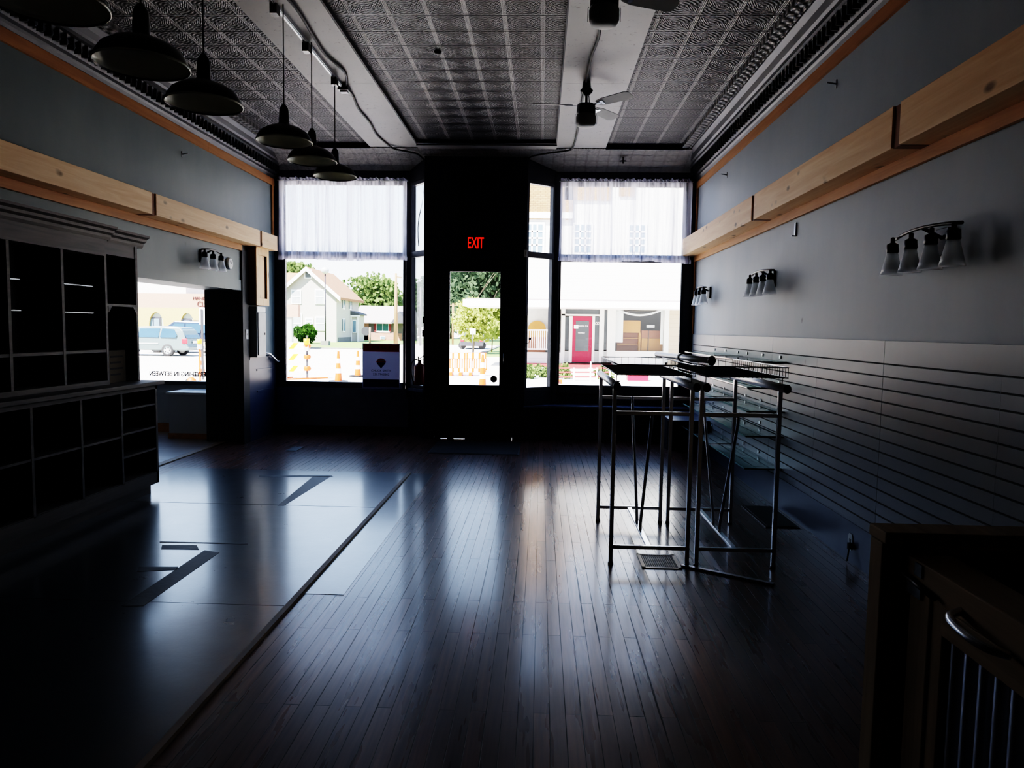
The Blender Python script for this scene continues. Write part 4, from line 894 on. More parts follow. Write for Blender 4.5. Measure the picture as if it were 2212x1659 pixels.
# ================================================================== outdoors
GZ = -.15
g = MB(); g.box((-130, 10.3, GZ - .3), (130, 160, GZ)); struct('street_ground', g, 'road')
struct('sidewalk_near', box((-30, 10.15, GZ), (30, 13.0, GZ + .02)), 'walk')
def lawn(x0, y0, x1, y1, n):
    o = box((x0, y0, GZ), (x1, y1, GZ + .02)).build(n, 'grass'); o['kind'] = 'stuff'; o['label'] = 'short sunlit lawn beyond the street'; o['category'] = 'grass'
lawn(-42, 52, -13, 110, 'lawn_grass'); lawn(-3.6, 42, 1.2, 70, 'lawn_grass')
o = box((-12.8, 70, GZ), (-4, 120, GZ + .02)).build('lawn_grass', 'grass'); o['kind'] = 'stuff'; o['label'] = 'short sunlit lawn beyond the street'; o['category'] = 'grass'
struct('kerb', box((-42, 51.6, GZ), (-13, 52, GZ + .08)).box((-3.9, 41.7, GZ), (-3.6, 70, GZ + .1)), 'kerb')

def winpart(parent, x0, x1, z0, z1, y, fr=.1, frame='white', pane='bluepane', mullions=(), d=.08):
    mb = MB(); mb.box((x0 - fr, y - d, z0 - fr), (x1 + fr, y, z1 + fr)); f = mb.wbuild('window_frame', frame, parent)
    mb = MB(); mb.box((x0, y - d - .02, z0), (x1, y - d + .01, z1)); p = mb.build('pane', pane, f); p.data.transform(Matrix.Translation(-parent.location)); 
    if mullions:
        mb = MB()
        for k in range(1, mullions[0]): x = x0 + (x1 - x0) * k / mullions[0]; mb.box((x - .035, y - d - .04, z0), (x + .035, y - d, z1))
        for k in range(1, mullions[1]): z = z0 + (z1 - z0) * k / mullions[1]; mb.box((x0, y - d - .04, z - .035), (x1, y - d, z + .035))
        mb.wbuild('muntins', frame, parent)
    return f

# two-storey pale house (gable toward us, flank shaded)
yh = 72; a = E(560, 742, yh); bcor = E(727, 742, yh); apx = E(664, 577, yh); eave = E(727, 633, yh)
zg = GZ; hx0, hx1 = a.x - 0.2, bcor.x; yfar = 80.8
t = thing('house', 'pale two-storey gabled house with tan roof across the street', 'house', (hx1, yh, zg))
gx0 = 2 * apx.x - hx1
mb = MB(); mb.prism([(gx0, zg), (hx1, zg), (hx1, eave.z), (apx.x, apx.z - .35), (gx0, eave.z)], 1, yh, yfar); mb.wbuild('walls', 'sidegrey', t)
mb = MB()
for s, xe in ((1, hx1), (-1, gx0)):
    ex = xe + s * .5; ez = eave.z - (apx.z - eave.z) * .5 / abs(xe - apx.x)
    mb.prism([(apx.x, apx.z), (ex, ez), (ex, ez - .25), (apx.x, apx.z - .25)], 1, yh - .4, yfar + .4)
mb.wbuild('roof', 'roof', t)
mb = MB()
for s, xe in ((1, hx1), (-1, gx0)):
    ex = xe + s * .52; ez = eave.z - (apx.z - eave.z) * .52 / abs(xe - apx.x)
    mb.prism([(apx.x, apx.z + .02), (ex, ez + .02), (ex, ez - .40), (apx.x, apx.z - .40)], 1, yh - .5, yh - .4)
mb.wbuild('rake_board', 'white', t)
for (u, v, w, h) in ((640, 641, .85, 1.2), (691, 641, .8, 1.3), (641, 699, .9, 1.9), (668, 695, .6, .6), (692, 699, .85, 1.2)):
    p = E(u, v, yh); winpart(t, p.x - w / 2, p.x + w / 2, p.z - h / 2, p.z + h / 2, yh, pane='palepane', mullions=(1, 2))
p = E(666, 592, yh); winpart(t, p.x - .28, p.x + .28, p.z - .35, p.z + .35, yh, pane='shutterg')
# flank windows (face +x)
def flankwin(x, y, z, w, h):
    mb = MB(); mb.box((x, y - w / 2 - .1, z - h / 2 - .1), (x + .06, y + w / 2 + .1, z + h / 2 + .1)); f = mb.wbuild('window_frame', 'white', t); mb = box((x + .05, y - w / 2, z - h / 2), (x + .08, y + w / 2, z + h / 2)); mb.wbuild('pane', 'bluepane', t)
    for s in (-1, 1): box((x, y + s * (w / 2 + .1) - .25 * (s < 0), z - h / 2), (x + .05, y + s * (w / 2 + .1) + .25 * (s > 0), z + h / 2)).wbuild('shutter', 'shutterg', t)
for y, z, w, h in ((74.6, 3.95, .5, 1.2), (77.3, 3.95, .5, 1.2), (74.6, 1.6, .5, 1.2)): flankwin(hx1, y, z, w, h)
mb = MB(); by0, by1 = 77.6, 80.4; mb.box((hx1, by0, zg), (hx1 + .75, by1, 2.9)); mb.wbuild('bay', 'sidegrey', t)
mb = MB(); mb.prism([(hx1 - .1, 3.2), (hx1 + 1.0, 2.85), (hx1 + 1.0, 2.7), (hx1 - .1, 2.7)], 1, by0 - .3, by1 + .3); mb.wbuild('bay_roof', 'roofdark', t)
mb = MB(); mb.box((hx1 - .05, by0 - .28, 2.55), (hx1 + .95, by0 - .02, 2.8)); mb.box((hx1 - .05, by0 - .1, zg), (hx1 + .08, by0, 2.6)); mb.box((hx1 + .68, by0 - .1, zg), (hx1 + .80, by0, 2.6)); mb.box((hx1 + .15, by0 - .08, .8), (hx1 + .62, by0 - .01, 2.2)); mb.wbuild('bay_trim', 'white', t)
mb = MB().box((hx1 + .22, by0 - .12, .9), (hx1 + .55, by0 - .07, 2.1)); mb.wbuild('bay_pane', 'bluepane', t)
mb = MB().box((hx1 - .01, yh + .5, zg), (hx1 + .05, yfar, zg + .5)); mb.wbuild('foundation', 'kerb', t)
# wing of the house at far left with another roof
p = E(560, 592, 82); q = E(642, 592, 82)
t2 = thing('house_wing', 'tan-roofed wing at the left of the pale gabled house', 'house', (q.x, 82, zg))
mb = MB(); mb.box((q.x - 6, 82, zg), (q.x - .2, 88, 5.6)); mb.wbuild('walls', 'sidegrey', t2)
mb = MB(); mb.prism([(81.6, 5.5), (85, 7.7), (88.4, 5.5)], 0, q.x - 6.5, q.x + 1.0); mb.wbuild('roof', 'roof', t2)
p = E(600, 645, 50); q = E(644, 685, 50)
t2 = thing('tan_shopfront', 'tan flat-fronted building edge at the far left of the left window', 'building', (q.x, 50, zg))
box((q.x - 1.7, 50, q.z), (q.x, 50.5, p.z - .4)).wbuild('fascia', 'fascia', t2); box((q.x - 1.6, 50.1, zg), (q.x - .5, 50.45, q.z)).wbuild('wall', 'palegreen', t2)
# bungalow
yb = 86; a = E(775, 738, yb); b = E(868, 738, yb); tp = E(800, 669, yb); ev = E(800, 696, yb)
t = thing('bungalow', 'low brick and grey bungalow with pale roof and red shutters', 'house', ((a.x + b.x) / 2, yb, zg))
box((a.x, yb, zg), (b.x + .5, yb + 8, ev.z)).wbuild('walls', 'sidedark', t)
mb = MB(); mb.box((a.x - .1, yb - .1, zg), (a.x + 1.2, yb, ev.z - .1)); mb.box((a.x, yb - .1, zg), (b.x, yb, zg + .9)); mb.wbuild('brick_face', 'pinkbrick', t)
mb = MB(); mb.prism([(yb - .6, ev.z), (yb - .6, ev.z - .15), (yb + 8, ev.z - .15), (yb + 8, ev.z), (yb + 4, tp.z + .6)], 0, a.x - .8, b.x + .8); mb.wbuild('roof', 'roofgrey', t)
mb = MB(); c = E(862, 672, yb - 1.5); mb.prism([(c.x - 1.0, ev.z - .1), (c.x + 1.0, ev.z - .1), (c.x, c.z)], 1, yb - 1.5, yb + 3); mb.wbuild('dormer', 'roofdark', t)
l = E(815, 695, yb); r = E(839, 715, yb); winpart(t, l.x, r.x, r.z, l.z, yb, .18, pane='darkteal', mullions=(2, 1))
for u0, u1 in ((809, 813.5), (840.5, 845)): p = E(u0, 694, yb); q = E(u1, 716, yb); box((p.x, yb - .1, q.z), (q.x, yb, p.z)).wbuild('shutter', 'shutter', t)
p = E(823, 727, yb); q = E(832, 732, yb); winpart(t, p.x, q.x, q.z, p.z, yb - .1, .05)

# trees
def tree(name, label, loc, h, r, crown_z, leaf, n=2200, ls=.3, trunk=.18, group=None, blobs=9, squash=.8, seed=1, cat='tree'):
    rnd = random.Random(seed); t = thing(name, label, cat, loc, 0, group)
    if trunk:
        mb = MB(); mb.tube([(0, 0, 0), (.05, 0, crown_z * .5), (0, 0, crown_z + r * .3)], trunk, 8, r2=trunk * .5)
        for k in range(5): a = k * 1.3; mb.tube([(0, 0, crown_z * .8), (r * .5 * math.cos(a), r * .5 * math.sin(a), crown_z + r * .3)], trunk * .4, 6, r2=trunk * .15)
        mb.build('trunk', 'bark', t)
    bl = []
    for k in range(blobs):
        a = rnd.uniform(0, 6.28); q = rnd.uniform(0, .62) * r; bl.append((q * math.cos(a), q * math.sin(a), crown_z + rnd.uniform(-.15, .85) * (h - crown_z) * .8, rnd.uniform(.35, .55) * r))
    vs = []; fs = []
    for i in range(n):
        b = rnd.choice(bl); d = Vector((rnd.gauss(0, 1), rnd.gauss(0, 1), rnd.gauss(0, 1))).normalized(); rr = b[3] * rnd.uniform(.65, 1.05)
        c = Vector((b[0], b[1], b[2])) + Vector((d.x * rr, d.y * rr, d.z * rr * squash)); 
        if c.z < .05: c.z = .05
        s = ls * rnd.uniform(.6, 1.3); e = Euler((rnd.uniform(0, 6.28), rnd.uniform(0, 6.28), rnd.uniform(0, 6.28))).to_matrix()
        o = len(vs); vs += [c + e @ Vector(p) * s for p in ((-.5, -.3, 0), (0, -.5, .1), (.5, -.2, 0), (.5, .3, 0), (0, .5, .1), (-.5, .2, 0))]; fs.append(tuple(range(o, o + 6)))
    mb = MB(); mb.add(vs, fs); mb.build('foliage', leaf, t); return t
p = E(664, 738, 66); tree('round_bush', 'rounded green bush in front of the pale gabled house', (p.x, 66, GZ), 1.7, 1.35, .55, 'leafbush', 2600, .2, 0, blobs=14, seed=3, cat='bush')
p = E(804, 738, 92); tree('lawn_tree', 'leaning green tree between the gabled house and the bungalow', (p.x - 1.5, 99, GZ), 8.6, 4.8, 4.2, 'leafmid', 3000, .5, .2, blobs=14, seed=5)
p = E(632, 740, 96); tree('rear_tree', 'green treetop behind the ridge of the gabled house', (p.x, 96, GZ), 10.6, 3.2, 7.0, 'leafmid', 1500, .5, .25, seed=6)
for i, (u, y, h, r, cz, lf, lb, n) in enumerate([
        (975, 108, 12, 6.0, 3.0, 'leafdark', 'tall dark tree at the left edge of the door glass', 4500),
        (1052, 92, 13, 5.6, 4.5, 'leafdark', 'tall dark tree at the upper right of the door glass', 4500),
        (1015, 120, 15, 8, 5, 'leafmid', 'distant tall tree behind the others in the door glass', 3500),
        (905, 134, 11, 5.5, 3.4, 'leafdark', 'hazy dark tree seen through the left slanted pane', 2500),
        (866, 120, 7, 3.2, 3, 'leafdark', 'distant low tree right of the bungalow', 1500)]):
    p = E(u, 740, y); tree('street_tree', lb, (p.x, y, GZ), h, r, cz, lf, n, .55, .3, seed=10 + i, blobs=18)
p = E(1022, 752, 46); tree('young_maple', 'bright yellow-green young tree behind the orange barriers', (p.x, 46, GZ), 3.6, 1.75, 1.55, 'leafbright', 3600, .17, .06, seed=21, blobs=18)
p = E(1062, 752, 50); tree('young_maple', 'smaller bright green tree on the lawn right of the young maple', (p.x, 50, GZ), 3.7, 1.2, 1.7, 'leafbright', 2200, .17, .05, seed=22, blobs=12)
# lamp post, poles, stop sign
p = E(703, 735, 60); q = E(703, 588, 60)
t = thing('street_lamp', 'tall thin street lamp with round head in front of the gabled house', 'street lamp', (p.x, 60, GZ))
MB().tube([(0, 0, 0), (0, 0, q.z - GZ)], .06, 8).build('pole', 'greypole', t); MB().ball((0, 0, q.z - GZ + .15), .33, 14, 10, (1, 1, .85)).build('globe', 'lightpl', t); box((-.33, -.3, 0), (.33, .3, .4)).build('base_box', 'kerb', t)
p = E(855, 750, 62); q = E(857, 590, 62)
t = thing('utility_pole', 'tan wooden utility pole right of the bungalow', 'utility pole', (p.x, 62, GZ)); MB().tube([(0, 0, 0), (0, 0, q.z - GZ)], .2, 10, r2=.09).build('pole', 'pole', t); MB().bar((-.05, 0, q.z - GZ - .3), (.5, 0, q.z - GZ - .35), .08).build('cross_arm', 'pole', t)
p = E(978, 742, 70); q = E(978, 655, 70)
t = thing('utility_pole', 'thin pale pole at the left of the door glass', 'utility pole', (p.x, 70, GZ)); MB().tube([(0, 0, 0), (0, 0, q.z - GZ)], .10, 8).build('pole', 'pole', t); MB().bar((-.3, 0, q.z - GZ - .2), (.3, 0, q.z - GZ - .2), .08).build('cross_arm', 'pole', t)
p = E(908, 740, 64); q = E(908, 620, 64)
t = thing('utility_pole', 'thin grey pole behind the left slanted pane', 'utility pole', (p.x, 64, GZ)); MB().tube([(0, 0, 0), (0, 0, q.z - GZ)], .10, 8).build('pole', 'greypole', t); MB().bar((-.3, 0, q.z - GZ - .2), (.3, 0, q.z - GZ - .2), .08).build('cross_arm', 'greypole', t)
p = E(799, 738, 60)
t = thing('stop_sign', 'back of an eight-sided sign on a brown post by the bungalow lawn', 'road sign', (p.x, 60, GZ))
MB().tube([(0, 0, 0), (0, 0, 1.6)], .09, 8).build('post', 'bark', t); q = E(790, 709, 60) - p
mb = MB(); mb.prism([(q.x + .38 * math.cos(PI / 8 + k * PI / 4), q.z + .15 + .38 * math.sin(PI / 8 + k * PI / 4)) for k in range(8)], 1, -.03, .0); mb.build('plate', 'greypole', t); MB().bar((q.x, 0, q.z), (0, 0, q.z), .05).build('arm', 'greypole', t)

# overhead cables
o = MB().tube([E(1072, 590, 40), E(1030, 645, 40)], .008, 6).tube([E(1066, 590, 40), E(1033, 640, 40)], .008, 6).build('service_wire', 'bark'); tag(o, 'pair of wires slanting to the white building across the street', 'wire')

# ---------------- white shop with red door
ys = 33.0
P = lambda u, v, d=0: E(u, v, ys + d)
xl = P(1086, 700).x; xr = P(1760, 700).x; zroof = P(1300, 650).z
t = thing('white_shop', 'white clapboard shop with crimson door and porch roof across the street', 'building', (P(1255, 780).x, ys, GZ))
mb = MB(); zt = P(1250, 432).z; wx = P(1122, 700).x
za = zroof + .05
mb.box((xl, ys + .6, za), (xr, ys + 9, 9.2)); mb.wbuild('upper_wall', 'sidewhite', t)
brx = P(1290, 420).x
mb = MB(); mb.box((xl - .05, ys + .5, P(1165, 470).z), (P(1196, 420).x + .9, ys + .62, P(1165, 250).z)); mb.wbuild('brick_parapet', 'tanbrick', t)
mb = MB(); mb.box((xl - .05, ys + .42, P(1165, 468).z), (P(1196, 420).x + .9, ys + .62, P(1165, 455).z)); mb.wbuild('cornice_board', 'white', t)
mb = MB(); mb.box((P(1220, 420).x, ys + .5, P(1250, 428).z), (P(1322, 420).x, ys + .62, P(1250, 360).z)); mb.box((P(1340, 420).x, ys + .5, P(1250, 418).z), (P(1375, 420).x, ys + .62, P(1250, 380).z)); mb.wbuild('brick_chimney_face', 'tanbrick', t)
for (u0, u1, v0, v1, mu) in ((1242, 1275, 486, 545, (3, 4)), (1360, 1391, 487, 545, (3, 4)), (1139, 1171, 485, 545, (3, 4))):
    a = P(u0, v0, .6); b = P(u1, v1, .6); winpart(t, a.x, b.x, b.z, a.z, ys + .6, .1, 'white', 'bluepane', mu)
# porch roof slab
px0 = E(1000, 655, 30.5).x
mb = MB(); z1 = E(1250, 650, 30.5).z; z0 = E(1250, 664, 30.5).z; mb.box((px0, 30.5, z0), (xr + .5, ys + .6, z1)); mb.wbuild('porch_roof', 'white', t)
mb = MB(); mb.box((px0 + .1, 30.6, z1), (xr + .5, ys + .6, z1 + .07)); mb.wbuild('roof_edge', 'roofgrey', t)
# lower facade: pieces round the openings
zs0 = P(1250, 783).z
def W(u0, u1, v0, v1, m, name='wall_panel', d=.0, th=.25):
    a = P(u0, v0, d); b = P(u1, v1, d); return box((a.x, ys + d, b.z), (b.x, ys + d + th, a.z)).wbuild(name, m, t)
W(1100, 1217, 760, 815, 'sidewhite'); W(1217, 1235, 758, 783, 'palegreen'); W(1280, 1322, 758, 783, 'palegreen'); W(1322, 1440, 758, 815, 'sidewhite'); W(1440, 1760, 655, 815, 'sidecream')
W(1210, 1460, 655, 664, 'sidecream'); W(1296, 1303, 664, 783, 'offwhite', 'post', -.05); W(1313, 1328, 664, 783, 'offwhite', 'post', -.05); W(1436, 1443, 664, 783, 'offwhite', 'post', -.02)
W(1213, 1219, 660, 783, 'offwhite', 'post', -.03); W(1230, 1235, 683, 783, 'offwhite', 'post', -.03); W(1280, 1283, 683, 783, 'offwhite', 'post', -.03); W(1213, 1300, 678, 683, 'offwhite', 'lintel', -.03)
W(1100, 1760, 652, 816, 'interior', 'interior_back', 2.2, .1)
W(1219, 1296, 662, 679, 'darkpane', 'transom_pane', .08, .02); W(1219, 1231, 684, 756, 'darkpane', 'sidelight_pane', .08, .02); W(1283, 1295, 684, 756, 'darkpane', 'sidelight_pane', .08, .02); W(1303, 1314, 667, 756, 'darkpane', 'sidelight_pane', .08, .02)
W(1100, 1200, 664, 757, 'offwhite', 'left_bay_back', 1.4, .1)
d = W(1235, 1280, 683, 783, 'reddoor', 'shop_door', .02, .06)
a = P(1244, 693); b = P(1271, 759); mb = box((a.x, ys - .0, b.z), (b.x, ys + .02, a.z)); mb.wbuild('door_pane', 'darkpane', t)
a = P(1240, 702); b = P(1249, 710); box((a.x, ys - .01, b.z), (b.x, ys + .0, a.z)).wbuild('door_notice', 'paper' if False else 'white', t)
a = P(1258, 704); o = text('door_lettering', 'Creative Co', .105, 'white', Matrix.Translation((a.x - t.location.x, -.012, a.z - GZ)) @ FACE_CAM, t, .001)
a = P(1256, 719); o = text('door_lettering', 'boutique', .085, 'white', Matrix.Translation((a.x - t.location.x, -.012, a.z - GZ)) @ FACE_CAM, t, .001)
a = P(1289, 699); o = text('street_number', '302', .19, 'white', Matrix.Translation((a.x - t.location.x, .07, a.z - GZ)) @ FACE_CAM, t, .002)
# display window with drape, furniture
a = P(1327, 666); b = P(1436, 758); 
W(1328, 1345, 668, 740, 'cloth', 'drape', .25, .02); W(1428, 1436, 668, 744, 'cloth', 'drape', .25, .02)
pts = [P(1330 + 104 * k / 12, 668 + 13 * math.sin(PI * k / 12), .2) for k in range(13)]
MB().tube(pts, .05, 6).wbuild('swag', 'cloth', t)
tf = thing('oak_hutch', 'honey oak hutch with open shelves in the shop display window', 'cabinet', (P(1357, 760, 1.2).x, ys + .9, GZ))
def WF_(u0, u1, v0, v1, m, nm, d, th): a = P(u0, v0, d); b = P(u1, v1, d); return box((a.x, ys + d, b.z), (b.x, ys + d + th, a.z)).wbuild(nm, m, tf)
WF_(1333, 1383, 694, 719, 'hutch', 'upper_doors', .9, .3); WF_(1333, 1383, 719, 758, 'hutch2', 'back', 1.15, .05); WF_(1333, 1383, 730, 732, 'hutch', 'shelf', .9, .3); WF_(1333, 1383, 744, 746, 'hutch', 'shelf', .9, .3); WF_(1380, 1383, 719, 758, 'hutch', 'side', .9, .3); WF_(1333, 1383, 692, 695, 'hutch', 'crown', .86, .36)
tf = thing('display_cabinet', 'reddish brown cabinet standing right of the oak hutch in the shop', 'cabinet', (P(1410, 760, 1.2).x, ys + .9, GZ))
WF_(1386, 1436, 714, 731, 'hutch2', 'upper_part', .9, .4); WF_(1386, 1436, 731, 758, 'hutch', 'lower_doors', .95, .35); WF_(1400, 1400.7, 714, 758, 'cab', 'door_gap', .88, .03); WF_(1398, 1414, 702, 708, 'cloth', 'folded_linens', 1.0, .2)
# shop glass
a = P(1322, 664); b = P(1443, 760); box((a.x, ys + .03, b.z), (b.x, ys + .04, a.z)).wbuild('display_glass', 'glass', t)
# bay with arched furniture seen through right slanted pane
a = P(1141, 740, 1.0); tf = thing('wooden_headboard', 'round-topped orange wooden headboard in the left bay of the shop', 'headboard', (a.x, ys + 1.2, GZ))
c = P(1160, 705, 1.2); mb = MB(); mb.prism([(c.x + .42 * math.cos(k * PI / 12), c.z - .1 + .36 * math.sin(k * PI / 12)) for k in range(13)] + [(c.x - .42, c.z - .5), (c.x + .42, c.z - .5)], 1, ys + 1.1, ys + 1.2); mb.wbuild('panel', 'hutch', tf)
box((c.x - .42, ys + 1.08, GZ), (c.x + .42, ys + 1.22, c.z - .5)).wbuild('base', 'hutch2', tf)
mb = MB()
for k in range(14): a = P(1128 + k * 4.4, 713, -.3); b = P(1128 + k * 4.4, 756, -.3); mb.bar((a.x, a.y, b.z), (a.x, a.y, a.z), .045)
a = P(1126, 713, -.3); b = P(1188, 713, -.3); mb.bar(a, b, .06); mb.bar((a.x, a.y, a.z - .85), (b.x, b.y, a.z - .85), .06)
mb.wbuild('bay_railing', 'white', t)
# corner post and porch deck, ramp rails
a = P(1085, 660, -2.3); b = P(1093, 815, -2.3); box((a.x, ys - 2.3, GZ), (b.x, ys - 2.1, a.z + .2)).wbuild('corner_post', 'offwhite', t)
a = P(1100, 783); b = P(1322, 800); box((a.x, ys - 1.6, P(1200, 792, -1.6).z - .1), (b.x, ys, a.z)).wbuild('porch_deck', 'redpaint', t)
box((a.x, ys - 1.5, GZ), (b.x, ys - .1, P(1200, 797, -1.5).z)).wbuild('porch_base', 'redpaint', t)
t2 = thing('ramp_railing', 'low railing of red-topped white rails in front of the porch', 'railing', (P(1260, 800, -9.5).x, ys - 9.5, GZ))
for v in (795, 804, 814): a = P(1196, v, -9.5); b = P(1318, v, -9.5); MB().bar(a, b, .03, .05).wbuild('rail', 'redpaint', t2)
for u in (1200, 1240, 1290, 1318): a = P(u, 794, -9.5); MB().bar((a.x, a.y, GZ), (a.x, a.y, a.z), .05).wbuild('post', 'white', t2)
a = P(1276, 781, -10); t2 = thing('white_stake', 'thin white stake standing before the porch railing', 'stake', (a.x, ys - 10, GZ)); MB().bar((0, 0, 0), (0, 0, a.z - GZ), .04, .02).build('stake', 'white', t2); MB().box((-.06, -.02, a.z - GZ - .3), (.06, .02, a.z - GZ - .2)).build('tab', 'white', t2)
a = P(1380, 815, -9); t2 = thing('planter_box', 'crimson box at the foot of the white shop wall', 'box', (a.x, ys - 9, GZ)); c0 = P(1355, 808, -9); c1 = P(1399, 822, -9); box((c0.x, ys - 9.2, GZ), (c1.x, ys - 8.8, c0.z)).wbuild('box', 'reddoor', t2); box((c0.x - .03, ys - 9.23, c0.z), (c1.x + .03, ys - 8.77, c0.z + .03)).wbuild('rim', 'reddoor', t2)
for i, (u, y) in enumerate(((1216, 24.4), (1302, 24.6), (1140, 24.0), (1172, 24.8))):
    p = E(u, 820, y); tree('garden_plant', ['green plant at the left foot of the porch railing', 'green plant at the right end of the porch railing', 'grassy clump right of the door in the slanted pane', 'low leafy clump beside the shop corner'][i], (p.x, y, GZ), .5, .42, .12, 'leafmid', 400, .08, 0, seed=40 + i, cat='plant')

# ---------------- cleaners building seen through the side room window
yv = 55.0
P2 = lambda u, v, d=0: E(u, v, yv + d)
cx0, cx1 = P2(60, 650).x, P2(470, 650).x
t = thing('cleaners_building', 'tan arched dry cleaner building beyond the parked cars', 'building', (P2(380, 700).x, yv, GZ))
zf0, zf1 = P2(380, 665).z, P2(380, 634).z; arches = [(337, 15.5), (404, 14.5)]
mb = MB(); mb.box((cx0, yv, zf0), (cx1, yv + 10, zf1)); mb.wbuild('fascia', 'fascia', t)
mb = MB(); mb.box((cx0, yv + .25, GZ), (cx1, yv + 10, zf0)); mb.wbuild('wall', 'palegreen', t)
# arcade wall with arched cut-outs
mb = MB(); edges = [cx0]
for u, w in arches:
    c = P2(u, 675); r = P2(u + w, 675).x - c.x; zc_ = P2(u, 702).z; n = 14
    mb.box((edges[-1], yv, GZ), (c.x - r, yv + .3, zf0))
    for k in range(n):
        a0 = PI - PI * k / n; a1 = PI - PI * (k + 1) / n; xa, xb = c.x + r * math.cos(a0), c.x + r * math.cos(a1); za_, zb_ = zc_ + r * 1.75 * math.sin(a0), zc_ + r * 1.75 * math.sin(a1)
        za_, zb_ = min(za_, zf0), min(zb_, zf0)
        mb.add([(xa, yv, za_), (xb, yv, zb_), (xb, yv, zf0), (xa, yv, zf0), (xa, yv + .3, za_), (xb, yv + .3, zb_), (xb, yv + .3, zf0), (xa, yv + .3, zf0)], [(0, 1, 2, 3), (7, 6, 5, 4), (0, 4, 5, 1), (3, 2, 6, 7), (0, 3, 7, 4), (1, 5, 6, 2)])
    edges.append(c.x + r)
mb.box((edges[-1], yv, GZ), (cx1, yv + .3, zf0)); mb.wbuild('arcade_wall', 'stucco', t)
for u0, u1, v0, v1 in ((325, 351, 688, 715), (388, 416, 691, 715)):
    a = P2(u0, v0, .6); b = P2(u1, v1, .6); winpart(t, a.x, b.x, b.z, a.z, yv + .25, .1, 'carblack', 'bluepane', (2, 1))
box((cx0, yv + 4, zf1), (P2(401, 600, 4).x, yv + 9, P2(350, 600, 4).z)).wbuild('upper_storey', 'offwhite', t)
a = P2(437, 645); text('sign_line', 'MANISTEE', .34, 'signlet', Matrix.Translation((a.x + .05 - t.location.x, -.03, a.z - GZ)) @ FACE_CAM, t, .02)
a = P2(448, 658); text('sign_line', 'CLEANERS', .62, 'signlet', Matrix.Translation((P2(426, 658).x - t.location.x, -.03, a.z - GZ)) @ FACE_CAM, t, .02, .8, 'LEFT')
p = E(445, 640, 75); tree('far_tree', 'treetop above the end of the dry cleaner roof', (p.x, 75, GZ), 6.4, 1.6, 4.8, 'leafmid', 600, .3, .15, seed=51)

def car(name, label, loc, prof, belt, width, inset, wins, wheels, wr, mat, rot=0, tail=None, lower=None):
    """side outline prof (x, z), rear at x=0 pointing +x; seen flank is -y"""
    t = thing(name, label, 'car', loc, rot); hw = width / 2; zt = max(z for _, z in prof)
    def hy(z): return hw - (inset * max(0, z - belt) / (zt - belt))
    n = len(prof); vs = [(x, -hy(z), z) for x, z in prof] + [(x, hy(z), z) for x, z in prof]
    mb = MB(); mb.add(vs, [tuple(range(n))[::-1], tuple(range(n, 2 * n))] + [(i, (i + 1) % n, n + (i + 1) % n, n + i) for i in range(n)]); mb.build('body', mat, t, bevel=.05)
    for w in wins:
        for s in (-1, 1):
            mb = MB(); mb.add([(x, s * (hy(z) + .012), z) for x, z in w], [tuple(range(len(w)))]); mb.build('side_window', 'carglass', t)
    if tail:
        (xa, za), (xb, zb) = tail; o = .02
        mb = MB(); mb.add([(xa + o, -hy(za) + .12, za), (xa + o, hy(za) - .12, za), (xb + o, hy(zb) - .12, zb), (xb + o, -hy(zb) + .12, zb)], [(0, 1, 2, 3)]); mb.build('rear_window', 'carglass', t)
    for x in wheels:
        for s in (-1, 1):
            T = Matrix.Translation((x, s * (hw - .1), wr)) @ Matrix.Rotation(PI / 2, 4, 'X')
            MB().lathe([(wr * .62, -.1), (wr * .95, -.11), (wr, -.08), (wr, .08), (wr * .95, .11), (wr * .62, .1)], seg=28, T=T).build('tyre', 'tyre', t)
            mb = MB(); mb.lathe([(0, .1), (wr * .2, .11), (wr * .62, .09), (wr * .66, .1)], seg=24, T=T); mb.lathe([(0, -.1), (wr * .2, -.11), (wr * .62, -.09), (wr * .66, -.1)], seg=24, T=T)
            h = mb.build('hub', 'alloy', t)
            mb = MB()
            for k in range(5):
                a = k * 2 * PI / 5; c = Vector((x + math.cos(a) * wr * .4, s * (hw - .1) + s * .112, wr + math.sin(a) * wr * .4)); mb.box(c - Vector((.03, .006, .03)), c + Vector((.03, .006, .03)))
            mb.build('hub_slot', 'tyre', h)
    if lower: box((-4.9, -hw - .01, .28), (-.1, -hw + .01, lower)).build('side_cladding', 'suvlow', t)
    return t
p = E(409, 768, 35.5)
t = car('minivan', 'grey-green minivan parked in front of the dry cleaner, rear to the right', (p.x - .2, 36.6, GZ),
    [(0, .30), (.02, .52), (-.06, .62), (-.10, .85), (-.30, 1.30), (-.48, 1.46), (-1.6, 1.52), (-2.8, 1.47), (-3.7, .95), (-4.5, .80), (-4.6, .3)], .92, 1.7, .16,
    [[(-.62, .95), (-.55, 1.05), (-.72, 1.36), (-1.35, 1.40), (-1.42, .95)], [(-1.50, .95), (-1.45, 1.40), (-2.5, 1.38), (-2.55, .95)], [(-2.65, .95), (-2.6, 1.36), (-2.85, 1.34), (-3.4, .95)]], (-1.05, -3.7), .31, 'vanpaint', tail=((-.12, .92), (-.42, 1.40)))
for s in (-1, 1): mb = MB(); mb.box((-.30, s * .86, .66), (-.03, s * .78, .90)); mb.build('tail_lamp', 'tail', t, bevel=.02)
box((-.10, -.87, .32), (.08, .87, .50)).build('rear_bumper', 'vanpaint', t, bevel=.04); box((-.03, -.25, .66), (-.02, .25, .78)).build('number_plate', 'whitepl', t); box((-4.2, -.87, .62), (-1.5, -.855, .67)).build('side_moulding', 'lightpl', t)
p = E(452, 768, 39)
